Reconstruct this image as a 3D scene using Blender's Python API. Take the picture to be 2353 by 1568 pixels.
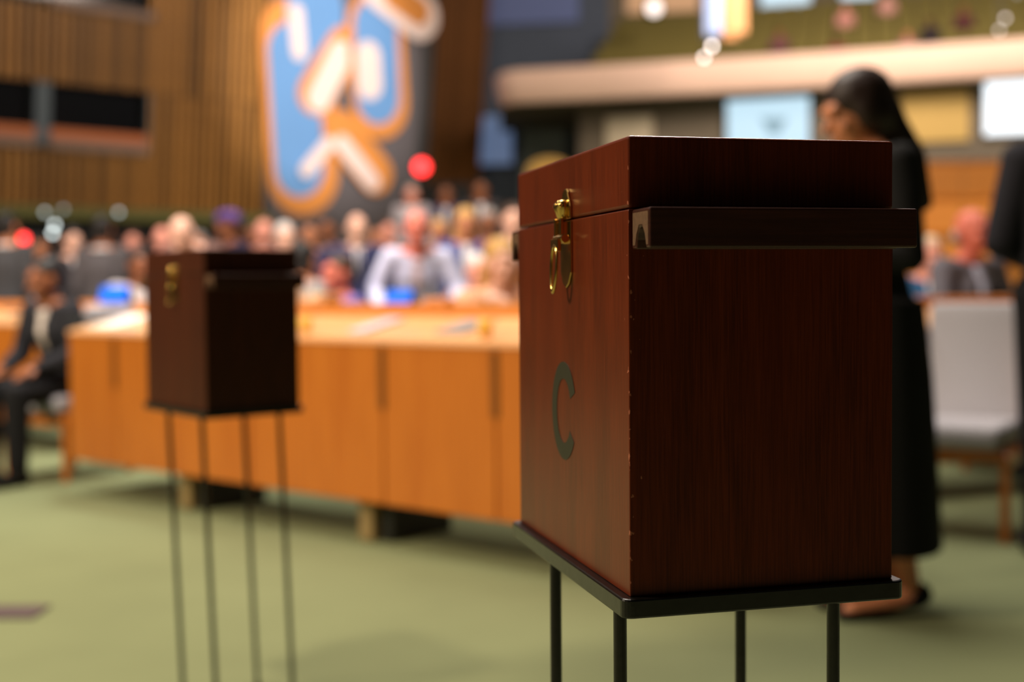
import bpy, bmesh, math, random
from mathutils import Vector, Matrix, Euler
random.seed(7)
SC = bpy.context.scene
COL = SC.collection
for o in list(bpy.data.objects):
    bpy.data.objects.remove(o)

# ------------------------------------------------------------------ camera
IW, IH = 2353, 1568
LENS = 45.0
FPX = LENS / 36.0 * IW
CAMH = 1.03
PITCH, ROLL = math.radians(2.36), math.radians(-0.5)
_R0 = Vector((1, 0, 0))
_F = Vector((0, math.cos(PITCH), -math.sin(PITCH)))
_U0 = Vector((0, math.sin(PITCH), math.cos(PITCH)))
_R = _R0 * math.cos(ROLL) + _U0 * math.sin(ROLL)
_U = -_R0 * math.sin(ROLL) + _U0 * math.cos(ROLL)
CAM = Vector((0, 0, CAMH))
cd = bpy.data.cameras.new('camera')
cd.lens = LENS
cd.sensor_width = 36
cd.clip_start, cd.clip_end = 0.05, 200
cd.dof.use_dof = True
cd.dof.focus_distance = 1.09
cd.dof.aperture_fstop = 2.8
cam = bpy.data.objects.new('camera', cd)
m = Matrix((_R, _U, -_F)).transposed().to_4x4()
m.translation = CAM
cam.matrix_world = m
COL.objects.link(cam)
SC.camera = cam


def ray(px, py):
    return (_F + _R * ((px - IW / 2) / FPX) - _U * ((py - IH / 2) / FPX))


def at(px, py, d):
    """world point seen at a pixel, at distance d in front of the camera (world y)"""
    r = ray(px, py)
    return CAM + r * (d / r.y)


def floor_at(px, py):
    r = ray(px, py)
    return CAM + r * (-CAMH / r.z)


def xat(px, d):
    """x of the upright line seen at pixel column px near the horizon at distance d"""
    return at(px, 665, d).x


def zat(px, py, d):
    return at(px, py, d).z


# ------------------------------------------------------------------ light
SC.view_settings.view_transform = 'Standard'
SC.view_settings.look = 'None'
SC.view_settings.exposure = 0.0
SC.view_settings.gamma = 1.0
SC.view_settings.use_curve_mapping = False
w = bpy.data.worlds.new('hall_air')
SC.world = w
w.use_nodes = True
w.node_tree.nodes['Background'].inputs[0].default_value = (0.85, 0.75, 0.68, 1)
w.node_tree.nodes['Background'].inputs[1].default_value = 0.014


def area(name, loc, target, size, power, col):
    l = bpy.data.lights.new(name, 'AREA')
    l.energy, l.color, l.size = power, col, size
    o = bpy.data.objects.new(name, l)
    o.location = loc
    o.rotation_euler = (Vector(target) - Vector(loc)).to_track_quat('-Z', 'Y').to_euler()
    COL.objects.link(o)
    return o


def spot(name, loc, target, power, col, angle, blend=0.6, size=0.3):
    l = bpy.data.lights.new(name, 'SPOT')
    l.energy, l.color = power, col
    l.spot_size, l.spot_blend, l.shadow_soft_size = math.radians(angle), blend, size
    o = bpy.data.objects.new(name, l)
    o.location = loc
    o.rotation_euler = (Vector(target) - Vector(loc)).to_track_quat('-Z', 'Y').to_euler()
    COL.objects.link(o)
    return o


WARM = (1.0, 0.80, 0.58)
NEUT = (1.0, 0.90, 0.80)
area('key_bank', (-6.5, 1.8, 5.0), (-0.8, 4.6, 0.6), 1.2, 500, WARM)
spot('floor_pool', (-3.0, 1.2, 7.0), (-1.1, 4.5, 0.0), 1050, WARM, 36, 0.9)
spot('back_light', (1.6, 9.0, 7.5), (0.25, 1.25, 1.0), 7000, (1.0, 0.84, 0.76), 11, 0.5, 0.5)
area('ceiling_bank', (-1.4, 5.0, 8.0), (-1.4, 5.0, 0.0), 2.6, 390, (1.0, 0.88, 0.74))
spot('aisle_spot', (-2.0, 10.0, 9.5), (-2.4, 7.6, 0.0), 1500, (0.93, 1.0, 0.95), 30)
area('crowd_bank', (-1.0, 9.5, 10.5), (-1.0, 10.5, 0.0), 7.0, 1000, NEUT)
spot('crowd_front', (-5.5, 2.0, 9.0), (-0.8, 11.0, 1.2), 3600, NEUT, 44)
spot('mural_spot', (2.0, 22.0, 12.0), at(765, 140, 37.0), 13000, (1.0, 0.88, 0.82), 25)
area('wall_wash', (-3.0, 26.0, 13.0), (-9.0, 34.0, 6.0), 4.0, 380, WARM)
area('balcony_wash', (9.0, 24.0, 11.5), (7.0, 37.0, 7.2), 5.0, 2500, (1.0, 0.82, 0.70))
area('tier_wash', (8.0, 12.0, 9.0), (7.5, 18.0, 2.0), 4.0, 900, WARM)

# ------------------------------------------------------------------ materials


def S(r, g, b):
    f = lambda c: (c / 255 / 12.92) if c <= 10 else ((c / 255 + 0.055) / 1.055) ** 2.4
    return (f(r), f(g), f(b), 1)


MATS = {}


def mat(name, col, rough=0.6, metal=0.0, noise=0.0, nscale=20.0, bump=0.0, emit=None, estr=0.0, spec=0.5, sheen=0.0):
    if name in MATS:
        return MATS[name]
    mt = bpy.data.materials.new(name)
    mt.use_nodes = True
    nt = mt.node_tree
    b = nt.nodes['Principled BSDF']
    b.inputs['Base Color'].default_value = col
    b.inputs['Roughness'].default_value = rough
    b.inputs['Metallic'].default_value = metal
    b.inputs['Specular IOR Level'].default_value = spec
    if sheen:
        b.inputs['Sheen Weight'].default_value = sheen
    tc = nt.nodes.new('ShaderNodeTexCoord')
    nz = nt.nodes.new('ShaderNodeTexNoise')
    nz.inputs['Scale'].default_value = nscale
    nz.inputs['Detail'].default_value = 4
    nt.links.new(tc.outputs['Object'], nz.inputs['Vector'])
    if noise:
        mx = nt.nodes.new('ShaderNodeMix')
        mx.data_type = 'RGBA'
        mx.inputs[6].default_value = tuple(c * (1 - noise) for c in col[:3]) + (1,)
        mx.inputs[7].default_value = tuple(min(1, c * (1 + noise)) for c in col[:3]) + (1,)
        nt.links.new(nz.outputs['Fac'], mx.inputs[0])
        nt.links.new(mx.outputs[2], b.inputs['Base Color'])
    if bump:
        bp = nt.nodes.new('ShaderNodeBump')
        bp.inputs['Strength'].default_value = bump
        bp.inputs['Distance'].default_value = 0.01
        nt.links.new(nz.outputs['Fac'], bp.inputs['Height'])
        nt.links.new(bp.outputs[0], b.inputs['Normal'])
    if emit:
        b.inputs['Emission Color'].default_value = emit
        b.inputs['Emission Strength'].default_value = estr
    MATS[name] = mt
    return mt


def wood(name, c1, c2, c3=None, axis='Z', fine=260.0, rough=0.4, bump=0.05, coat=0.0, wear=None, vary=0.0, band=9.0, spec=0.5):
    """vertical- or horizontal-grained veneer: stretched noise plus slow figure"""
    mt = bpy.data.materials.new(name)
    mt.use_nodes = True
    nt = mt.node_tree
    N, L = nt.nodes.new, nt.links.new
    b = nt.nodes['Principled BSDF']
    b.inputs['Roughness'].default_value = rough
    b.inputs['Coat Weight'].default_value = coat
    b.inputs['Specular IOR Level'].default_value = spec
    b.inputs['Coat Roughness'].default_value = 0.16
    tc = N('ShaderNodeTexCoord')
    mp = N('ShaderNodeMapping')
    st = {'X': (0.03, 1, 1), 'Y': (1, 0.03, 1), 'Z': (1, 1, 0.03)}[axis]
    mp.inputs['Scale'].default_value = st
    L(tc.outputs['Object'], mp.inputs['Vector'])
    n1 = N('ShaderNodeTexNoise')
    n1.inputs['Scale'].default_value = fine
    n1.inputs['Detail'].default_value = 3
    L(mp.outputs[0], n1.inputs['Vector'])
    mp2 = N('ShaderNodeMapping')
    st2 = {'X': (0.12, 1, 1), 'Y': (1, 0.12, 1), 'Z': (1, 1, 0.12)}[axis]
    mp2.inputs['Scale'].default_value = st2
    L(tc.outputs['Object'], mp2.inputs['Vector'])
    n2 = N('ShaderNodeTexNoise')
    n2.inputs['Scale'].default_value = band
    n2.inputs['Detail'].default_value = 2
    n2.inputs['Distortion'].default_value = 0.6
    L(mp2.outputs[0], n2.inputs['Vector'])
    mul = N('ShaderNodeMath')
    mul.operation = 'MULTIPLY'
    mul.inputs[1].default_value = 26.0
    L(n2.outputs['Fac'], mul.inputs[0])
    sn = N('ShaderNodeMath')
    sn.operation = 'SINE'
    L(mul.outputs[0], sn.inputs[0])
    ma = N('ShaderNodeMath')
    ma.operation = 'MULTIPLY_ADD'
    ma.inputs[1].default_value = 0.08
    L(sn.outputs[0], ma.inputs[0])
    L(n1.outputs['Fac'], ma.inputs[2])
    rp = N('ShaderNodeValToRGB')
    rp.color_ramp.elements[0].position = 0.30
    rp.color_ramp.elements[1].position = 0.72
    rp.color_ramp.elements[0].color = c1
    rp.color_ramp.elements[1].color = c2
    L(ma.outputs[0], rp.inputs[0])
    out = rp.outputs[0]
    if c3:
        mx = N('ShaderNodeMix')
        mx.data_type = 'RGBA'
        r2 = N('ShaderNodeMapRange')
        r2.inputs[1].default_value = 0.42
        r2.inputs[2].default_value = 0.68
        r2.inputs[4].default_value = 0.5
        L(n2.outputs['Fac'], r2.inputs[0])
        L(r2.outputs[0], mx.inputs[0])
        L(out, mx.inputs[6])
        mx.inputs[7].default_value = c3
        out = mx.outputs[2]
    if vary:
        oi = N('ShaderNodeObjectInfo')
        hs = N('ShaderNodeHueSaturation')
        r3 = N('ShaderNodeMapRange')
        r3.inputs[3].default_value = 1 - vary
        r3.inputs[4].default_value = 1 + vary
        L(oi.outputs['Random'], r3.inputs[0])
        L(r3.outputs[0], hs.inputs['Value'])
        L(out, hs.inputs['Color'])
        out = hs.outputs[0]
    if wear:
        # chipped varnish along the upright corner at (wear x, wear y) of the box
        sx = N('ShaderNodeSeparateXYZ')
        L(tc.outputs['Object'], sx.inputs[0])
        ds = []
        for k, v in ((0, wear[0]), (1, wear[1])):
            s_ = N('ShaderNodeMath')
            s_.operation = 'SUBTRACT'
            s_.inputs[1].default_value = v
            L(sx.outputs[k], s_.inputs[0])
            a_ = N('ShaderNodeMath')
            a_.operation = 'ABSOLUTE'
            L(s_.outputs[0], a_.inputs[0])
            ds.append(a_)
        mxm = N('ShaderNodeMath')
        mxm.operation = 'ADD'
        L(ds[0].outputs[0], mxm.inputs[0])
        L(ds[1].outputs[0], mxm.inputs[1])
        rr = N('ShaderNodeMapRange')
        rr.inputs[1].default_value = 0.0
        rr.inputs[2].default_value = 0.045
        rr.inputs[3].default_value = 0.68
        rr.inputs[4].default_value = 0.84
        L(mxm.outputs[0], rr.inputs[0])
        rr2 = N('ShaderNodeMapRange')
        rr2.inputs[1].default_value = 0.0
        rr2.inputs[2].default_value = 0.0035
        rr2.inputs[3].default_value = 0.14
        rr2.inputs[4].default_value = 0.0
        L(mxm.outputs[0], rr2.inputs[0])
        nw = N('ShaderNodeTexNoise')
        nw.inputs['Scale'].default_value = 150
        nw.inputs['Detail'].default_value = 3
        mpw = N('ShaderNodeMapping')
        mpw.inputs['Scale'].default_value = (1, 1, 0.7)
        L(tc.outputs['Object'], mpw.inputs[0])
        L(mpw.outputs[0], nw.inputs['Vector'])
        ad = N('ShaderNodeMath')
        ad.operation = 'ADD'
        L(nw.outputs['Fac'], ad.inputs[0])
        L(rr2.outputs[0], ad.inputs[1])
        gt = N('ShaderNodeMath')
        gt.operation = 'GREATER_THAN'
        L(ad.outputs[0], gt.inputs[0])
        L(rr.outputs[0], gt.inputs[1])
        mx2 = N('ShaderNodeMix')
        mx2.data_type = 'RGBA'
        L(gt.outputs[0], mx2.inputs[0])
        L(out, mx2.inputs[6])
        mx2.inputs[7].default_value = S(176, 104, 78)
        out = mx2.outputs[2]
    L(out, b.inputs['Base Color'])
    if bump:
        bp = N('ShaderNodeBump')
        bp.inputs['Strength'].default_value = bump
        bp.inputs['Distance'].default_value = 0.002
        L(n1.outputs['Fac'], bp.inputs['Height'])
        L(bp.outputs[0], b.inputs['Normal'])
    MATS[name] = mt
    return mt


# ------------------------------------------------------------------ mesh helpers


class MB:
    """collects shapes into one mesh"""

    def __init__(s):
        s.v, s.f = [], []

    def box(s, c, size, M=None):
        hx, hy, hz = size[0] / 2, size[1] / 2, size[2] / 2
        b = len(s.v)
        for sx, sy, sz in ((-1, -1, -1), (1, -1, -1), (1, 1, -1), (-1, 1, -1), (-1, -1, 1), (1, -1, 1), (1, 1, 1), (-1, 1, 1)):
            p = Vector((sx * hx, sy * hy, sz * hz))
            if M:
                p = M @ p
            s.v.append(Vector(c) + p)
        for q in ((0, 3, 2, 1), (4, 5, 6, 7), (0, 1, 5, 4), (1, 2, 6, 5), (2, 3, 7, 6), (3, 0, 4, 7)):
            s.f.append([b + i for i in q])
        return s

    def b2(s, lo, hi):
        return s.box([(a + b_) / 2 for a, b_ in zip(lo, hi)], [abs(b_ - a) for a, b_ in zip(lo, hi)])

    def cap(s, p, q, r1, r2, n=10, k=3):
        p, q = Vector(p), Vector(q)
        d = (q - p)
        if d.length < 1e-6:
            d = Vector((0, 0, 1e-4))
        dn = d.normalized()
        a = dn.orthogonal().normalized()
        b_ = dn.cross(a)
        rings = []
        for i in range(1, k + 1):
            t = math.pi / 2 * i / k
            rings.append((p - dn * r1 * math.cos(t), r1 * math.sin(t)))
        for i in range(k, 0, -1):
            t = math.pi / 2 * i / k
            rings.append((q + dn * r2 * math.cos(t), r2 * math.sin(t)))
        return s._rings(rings, a, b_, n, p - dn * r1, q + dn * r2)

    def _rings(s, rings, a, b_, n, e0, e1):
        base = len(s.v)
        for c, r in rings:
            for j in range(n):
                t = 2 * math.pi * j / n
                s.v.append(c + (a * math.cos(t) + b_ * math.sin(t)) * r)
        m_ = len(rings)
        for i in range(m_ - 1):
            for j in range(n):
                j2 = (j + 1) % n
                s.f.append([base + i * n + j, base + i * n + j2, base + (i + 1) * n + j2, base + (i + 1) * n + j])
        s.v.append(Vector(e0))
        s.v.append(Vector(e1))
        i0, i1 = len(s.v) - 2, len(s.v) - 1
        for j in range(n):
            j2 = (j + 1) % n
            s.f.append([i0, base + j2, base + j])
            s.f.append([i1, base + (m_ - 1) * n + j, base + (m_ - 1) * n + j2])
        return s

    def cyl(s, p, q, r1, r2=None, n=16):
        r2 = r1 if r2 is None else r2
        p, q = Vector(p), Vector(q)
        dn = (q - p).normalized()
        a = dn.orthogonal().normalized()
        return s._rings([(p, r1), (q, r2)], a, dn.cross(a), n, p, q)

    def ell(s, c, r, M=None, n=12, k=8):
        c = Vector(c)
        base = len(s.v)
        T = lambda x, y, z: c + ((M @ Vector((x * r[0], y * r[1], z * r[2]))) if M else Vector((x * r[0], y * r[1], z * r[2])))
        s.v.append(T(0, 0, -1))
        for i in range(1, k):
            t = -math.pi / 2 + math.pi * i / k
            for j in range(n):
                u = 2 * math.pi * j / n
                s.v.append(T(math.cos(t) * math.cos(u), math.cos(t) * math.sin(u), math.sin(t)))
        s.v.append(T(0, 0, 1))
        top = len(s.v) - 1
        for j in range(n):
            j2 = (j + 1) % n
            s.f.append([base, base + 1 + j2, base + 1 + j])
            s.f.append([top, top - n + j, top - n + j2])
        for i in range(k - 2):
            for j in range(n):
                j2 = (j + 1) % n
                o = base + 1 + i * n
                s.f.append([o + j, o + j2, o + n + j2, o + n + j])
        return s

    def prism(s, poly, fn0, fn1):
        """poly 2D points (counter-clockwise), fn maps to the two end caps"""
        b = len(s.v)
        n = len(poly)
        s.v += [Vector(fn0(*p)) for p in poly] + [Vector(fn1(*p)) for p in poly]
        s.f.append([b + i for i in reversed(range(n))])
        s.f.append([b + n + i for i in range(n)])
        for i in range(n):
            j = (i + 1) % n
            s.f.append([b + i, b + j, b + n + j, b + n + i])
        return s

    def mesh(s, name, smooth=False, bevel=0.0, seg=2):
        me = bpy.data.meshes.new(name)
        me.from_pydata([tuple(v) for v in s.v], [], s.f)
        bm = bmesh.new()
        bm.from_mesh(me)
        if bevel:
            es = [e for e in bm.edges if len(e.link_faces) == 2 and e.calc_face_angle(0) > 0.6]
            bmesh.ops.bevel(bm, geom=es, offset=bevel, segments=seg, affect='EDGES', profile=0.5, clamp_overlap=True)
        bmesh.ops.recalc_face_normals(bm, faces=bm.faces)
        bm.to_mesh(me)
        bm.free()
        if smooth:
            me.polygons.foreach_set('use_smooth', [True] * len(me.polygons))
        return me


def tag(o, label=None, cat=None, group=None, kind=None):
    for k, v in (('label', label), ('category', cat), ('group', group), ('kind', kind)):
        if v:
            o[k] = v
    return o


def obj(name, me, mt=None, parent=None, loc=None, rot=None):
    if isinstance(me, MB):
        me = me.mesh(name)
    o = bpy.data.objects.new(name, me)
    COL.objects.link(o)
    if mt:
        if not me.materials:
            me.materials.append(None)
        o.material_slots[0].link = 'OBJECT'
        o.material_slots[0].material = mt
    if parent:
        o.parent = parent
    if loc is not None:
        o.location = loc
    if rot is not None:
        o.rotation_euler = rot
    return o


def empty(name, loc=(0, 0, 0), rz=0.0, label=None, cat=None, group=None, kind=None):
    o = bpy.data.objects.new(name, None)
    o.empty_display_size = 0.1
    o.location = loc
    o.rotation_euler = (0, 0, rz)
    COL.objects.link(o)
    return tag(o, label, cat, group, kind)


def copy_tree(o, parent=None):
    c = o.copy()
    COL.objects.link(c)
    c.parent = parent
    for ch in list(o.children):
        copy_tree(ch, c)
    return c


# ------------------------------------------------------------------ shared materials
carpet = mat('green_carpet', S(120, 127, 93), 0.95, noise=0.2, nscale=1.3, bump=0.2, spec=0.15)  # broad mottling stands for soft shadows and stains
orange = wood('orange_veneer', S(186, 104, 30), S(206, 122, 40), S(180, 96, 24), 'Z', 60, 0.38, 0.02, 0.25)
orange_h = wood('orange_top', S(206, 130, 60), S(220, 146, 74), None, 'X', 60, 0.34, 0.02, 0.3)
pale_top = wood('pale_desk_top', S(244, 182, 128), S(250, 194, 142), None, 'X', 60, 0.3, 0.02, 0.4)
slatwood = wood('slat_wood', S(160, 112, 50), S(184, 130, 60), None, 'Z', 12, 0.5, 0.02, 0.0, vary=0.35)
slatdark = wood('slat_backing', S(30, 27, 20), S(38, 33, 24), None, 'Z', 8, 0.7, 0.02)  # near-black colour stands in for shade in the slat gaps
striped = wood('slat_red_wood', S(112, 72, 36), S(132, 84, 42), None, 'Z', 12, 0.5, 0.02, 0.0, vary=0.2)
black = mat('black_paint', S(30, 30, 28), 0.45, noise=0.3, nscale=60, bump=0.05)
darkblue = mat('dark_navy_panel', S(34, 38, 44), 0.8, noise=0.2, nscale=1.5)
olive = mat('olive_band', S(112, 112, 66), 0.9, noise=0.15, nscale=4)
cream = mat('cream_plaster', S(242, 208, 188), 0.7, noise=0.04, nscale=2)
taupe = mat('taupe_wall', S(108, 99, 84), 0.85, noise=0.1, nscale=1)
bluegrey = mat('blue_grey_wall', S(76, 86, 102), 0.8, noise=0.2, nscale=0.7)
brass = mat('polished_brass', S(228, 188, 108), 0.2, 1.0, noise=0.12, nscale=90)
greyfab = mat('grey_fabric', S(172, 170, 178), 0.9, noise=0.08, nscale=60, bump=0.1)

# ------------------------------------------------------------------ setting: floor and walls
FL = MB().box((2, 22, -0.05), (60, 60, 0.1))
floor = tag(obj('floor', FL, carpet), kind='structure', label='pale green hall carpet')

# left wall: leans inward, runs away to the right
ang = math.radians(47)
WX = Vector((math.sin(ang), math.cos(ang), 0))
nrm = Vector((math.cos(ang), -math.sin(ang), 0))
lean = math.radians(6.0)
WZ = (Vector((0, 0, 1)) * math.cos(lean) + nrm * math.sin(lean)).normalized()
WY = WZ.cross(WX)
W0 = Vector((xat(0, 32), 32, 3.25))
WM = Matrix((WX, WY, WZ)).transposed().to_4x4()
WM.translation = W0


def wall_uv(px, py):
    r = ray(px, py)
    t = (W0 - CAM).dot(WY) / r.dot(WY)
    q = CAM + r * t - W0
    return q.dot(WX), q.dot(WZ)


u_l = -8.0
u_win, w_top = wall_uv(338, 214)
_, w_sill = wall_uv(200, 322)
u_mul0, u_mul1 = wall_uv(78, 250)[0], wall_uv(112, 250)[0]
u_mur, _ = wall_uv(612, 250)
u_mur1, _ = wall_uv(985, 250)
u_str, _ = wall_uv(992, 250)
u_str1, _ = wall_uv(1112, 250)
W_HI = 10.5
_, w_sill2 = wall_uv(230, 12)
wall = MB()
wall.b2((u_l, 0.1, 0), (u_str1, 0.3, w_sill))
wall.b2((u_win, 0.1, w_sill), (u_str1, 0.3, w_top))
wall.b2((u_l, 0.1, w_top), (u_str1, 0.3, w_sill2))
wall.b2((u_win + .1, 0.1, w_sill2), (u_str1, 0.3, W_HI))
wall_left = tag(obj('wall_left', wall, slatdark), kind='structure', label='slatted wood wall of the hall with booth windows')
wall_left.matrix_world = WM
_sl = {}


def slat(u, z0, z1, mt, wd=0.11):
    k = (round(z0, 3), round(z1, 3), wd)
    if k not in _sl:
        _sl[k] = MB().b2((-wd / 2, -0.06, z0), (wd / 2, 0.1, z1)).mesh('slat')
    obj('slat', _sl[k], mt, wall_left, (u, 0, 0))


u = -2.2
while u < u_mur - 0.05:
    if u < u_win:
        slat(u, 0.0, w_sill - 0.28, slatwood)
        slat(u, w_top + 0.02, w_sill2 - 0.2, slatwood)
    else:
        slat(u, 0.0, w_top - 0.01, slatwood)
        slat(u, w_top + 0.02, W_HI, slatwood)
    u += 0.23
u = u_str + 0.08
while u < u_str1:
    slat(u, -3.2, w_top - 0.6, striped)
    slat(u, w_top - 0.58, W_HI, striped)
    u += 0.25
# booth windows in the slatted wall
sillmat = mat('sill_wood', S(196, 110, 60), 0.5, noise=0.1)
ledge = mat('ledge_grey', S(140, 118, 108), 0.7)
dark_in = mat('booth_interior', S(34, 28, 26), 0.9)
glass = mat('booth_glass', S(20, 22, 26), 0.12)
mull = mat('mullion_paint', S(86, 100, 112), 0.6)
for i, (a, b_) in enumerate(((u_l, u_mul0), (u_mul1, u_win))):
    wn = empty('window_%d' % (i + 1), kind='structure', label='dark interpreter booth window with orange wooden sill')
    wn.matrix_world = WM
    obj('recess', MB().b2((a, 0.35, w_sill), (b_, 2.0, w_top)), dark_in, wn)
    obj('pane', MB().b2((a, 0.26, w_sill + .02), (b_, 0.27, w_top)), glass, wn)
    obj('sill', MB().b2((a, -0.12, w_sill - 0.02), (b_, 0.3, w_sill + 0.24)), sillmat, wn)
    obj('ledge', MB().b2((a, -0.16, w_sill - 0.27), (b_, 0.2, w_sill - 0.02)), ledge, wn)
    obj('mullion', MB().b2((b_, -0.1, w_sill - 0.2), (b_ + (u_mul1 - u_mul0 if i == 0 else 0.06), 0.3, w_top)), mull, wn)
wn = empty('window_3', kind='structure', label='upper booth window above the slatted wall')
wn.matrix_world = WM
obj('ledge', MB().b2((wall_uv(110, 15)[0], -0.16, w_sill2 - 0.2), (u_win + .1, 0.2, w_sill2)), ledge, wn)
obj('pane', MB().b2((u_l, 0.26, w_sill2), (u_win, 0.3, W_HI)), glass, wn)
# dark lower wall and olive band under the slats
low = MB().b2((u_l, 0.05, -3.4), (u_mur - .02, 0.3, -0.25))
low2 = MB().b2((u_mur1 + .02, 0.05, -3.4), (u_str1, 0.3, -0.25))
o = tag(obj('wall_lower_corner', low2, darkblue), kind='structure', label='dark lower wall below the narrow slatted strip')
o.matrix_world = WM
o = tag(obj('wall_lower_left', low, darkblue), kind='structure', label='dark navy lower wall behind the crowd')
o.matrix_world = WM
band = MB().b2((u_l, -0.5, -0.3), (u_mur - .02, 0.2, 0.0))
o = tag(obj('trim_1', band, olive), kind='structure', label='olive band along the foot of the slatted wall')
o.matrix_world = WM

# mural: dark panel with plain rounded shapes (generic stand-in for the painting)
mural = empty('mural', label='tall grey wall panel with rounded orange, blue and white shapes', cat='mural')
mural.matrix_world = WM
panelm = mat('mural_ground', S(98, 94, 98), 0.75, noise=0.12, nscale=0.8)
obj('panel', MB().b2((u_mur, -0.2, -3.3), (u_mur1 - .55, 0.08, W_HI)), panelm, mural)
obj('edge_panel', MB().b2((u_mur1 - .55, -0.1, -3.3), (u_mur1, 0.08, W_HI)), mat('mural_edge', S(62, 62, 62), 0.8), mural)
PAINT = {'o': mat('mural_orange', S(226, 148, 70), 0.7, noise=0.08, nscale=1),
         'b': mat('mural_blue', S(104, 156, 214), 0.7, noise=0.08, nscale=1),
         'w': mat('mural_white', S(246, 226, 220), 0.7, noise=0.03, nscale=1)}
_dep = [-0.2]


def shape(x0, y0, x1, y1, r, c):
    """rounded bar between two picture points on the wall, radius r in metres across the wall"""
    _dep[0] -= 0.012
    a, b_ = Vector(wall_uv(x0, y0)), Vector(wall_uv(x1, y1))
    d = (b_ - a).normalized()
    n_ = Vector((-d.y, d.x))
    pts = []
    for i in range(13):
        t = -math.pi / 2 + math.pi * i / 12
        pts.append(b_ + (d * math.cos(t) + n_ * math.sin(t)) * r)
    for i in range(13):
        t = math.pi / 2 + math.pi * i / 12
        pts.append(a + (d * math.cos(t) + n_ * math.sin(t)) * r)
    dd = _dep[0]
    obj('painted_shape', MB().prism([tuple(p) for p in pts], lambda x, z: (x, dd, z), lambda x, z: (x, dd + 0.03, z)), PAINT[c], mural)


for a in ((672, 90, 690, 400, 1.22, 'o'), (664, 120, 680, 385, 0.85, 'b'), (716, 60, 716, 20, 1.0, 'b'),
          (715, 215, 780, 110, 0.62, 'o'), (722, 225, 772, 125, 0.42, 'w'), (668, 30, 676, 120, 0.24, 'w'),
          (850, 60, 862, 240, 1.05, 'o'), (850, 60, 856, 225, 0.80, 'b'), (832, 130, 836, 195, 0.45, 'w'),
          (770, 300, 850, 400, 0.62, 'o'), (772, 330, 842, 418, 0.27, 'w'), (690, 390, 740, 330, 0.22, 'w'),
          (860, -30, 950, 40, 0.72, 'w'), (890, -10, 945, 28, 0.42, 'o')):
    shape(*a)

# end wall behind the balcony
B0, B1 = Vector((xat(1100, 44.5), 44.5, 0)), Vector((26.0, 40.0, 0))
BX = (B1 - B0).normalized()
BY = Vector((0, 0, 1)).cross(BX)
BM = Matrix((BX, BY, Vector((0, 0, 1)))).transposed().to_4x4()
BM.translation = B0


def back_uv(px, py, off=0.0):
    q0 = B0 - BY * off
    r = ray(px, py)
    t = (q0 - CAM).dot(BY) / r.dot(BY)
    q = CAM + r * t - q0
    return q.dot(BX), q.z


bl = (B1 - B0).length
u_bg = back_uv(1335, 300)[0]
o = tag(obj('wall_back', MB().b2((u_bg, 0, 0), (bl, 0.3, 7.0)).b2((back_uv(1400, 40)[0], 0, 7.0), (bl, 0.3, 16)), taupe), kind='structure', label='taupe end wall below and above the gallery')
o.matrix_world = BM
o = tag(obj('wall_corner', MB().b2((-0.6, -0.05, 0), (u_bg, 0.3, 7.0)).b2((-0.6, -0.05, 7.0), (back_uv(1400, 40)[0], 0.3, 16)), bluegrey), kind='structure', label='blue grey corner wall beside the balcony')
o.matrix_world = BM


U0 = Vector((at(1330, 300, 38.2).x, 38.2, 0))
U1 = Vector((at(2800, 300, 32.6).x, 32.6, 0))
UX = (U1 - U0).normalized()
UY = Vector((0, 0, 1)).cross(UX)
UM = Matrix((UX, UY, Vector((0, 0, 1)))).transposed().to_4x4()
UM.translation = U0
o = tag(obj('wall_under_balcony', MB().b2((0, 0, 0), ((U1 - U0).length, 0.2, 6.4)), taupe), kind='structure', label='taupe wall below the balcony')
o.matrix_world = UM


def back_panel(name, x0, y0, x1, y1, mt, label, cat, thick=0.12, off=0.0, frame=None, under=False):
    F0, FX_, FY_ = (U0, UX, UY) if under else (B0 - BY * off, BX, BY)

    def uv(px, py):
        r = ray(px, py)
        q = CAM + r * ((F0 - CAM).dot(FY_) / r.dot(FY_)) - F0
        return q.dot(FX_), q.z
    a, z0 = uv(x0, y1)
    b_, z1 = uv(x1, y0)
    t = empty(name, label=label, cat=cat)
    M2 = (UM if under else BM).copy()
    M2.translation = F0
    t.matrix_world = M2
    obj('screen' if frame else 'board', MB().b2((a, -thick, z0), (b_, -0.01, z1)), mt, t)
    if frame:
        f = MB()
        e = 0.07
        f.b2((a - e, -thick - .03, z0 - e), (b_ + e, -0.0, z0)).b2((a - e, -thick - .03, z1), (b_ + e, -0.0, z1 + e))
        f.b2((a - e, -thick - .03, z0), (a, -0.0, z1)).b2((b_, -thick - .03, z0), (b_ + e, -0.0, z1))
        obj('frame', f, frame, t)
    return t


screen1 = mat('lit_screen', S(60, 70, 80), 0.4, emit=(0.62, 0.86, 1.0, 1), estr=0.95)
screen2 = mat('lit_screen_white', S(60, 70, 80), 0.4, emit=(0.9, 0.96, 1.0, 1), estr=1.6)
screen3 = mat('lit_screen_dim', S(40, 50, 60), 0.4, emit=(0.25, 0.36, 0.62, 1), estr=0.35)
scframe = mat('screen_frame', S(70, 64, 54), 0.6)
SCR1 = back_panel('wall_screen', 1672, 222, 1862, 345, screen1, 'wide pale blue lit screen under the balcony', 'screen', frame=scframe, under=True)
t_ = SCR1
f_ = lambda px, py: (lambda r: CAM + r * ((U0 - CAM).dot(UY) / r.dot(UY)) - U0)(ray(px, py))
tri = [(f_(px, py).dot(UX), f_(px, py).z) for px, py in ((1748, 272), (1770, 312), (1790, 312), (1812, 272))]
obj('screen_graphic', MB().prism(tri, lambda x, z: (x, -.135, z), lambda x, z: (x, -.122, z)), mat('screen_grey', S(60, 70, 80), .4, emit=(0.26, 0.42, 0.5, 1), estr=.9), t_)
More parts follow.
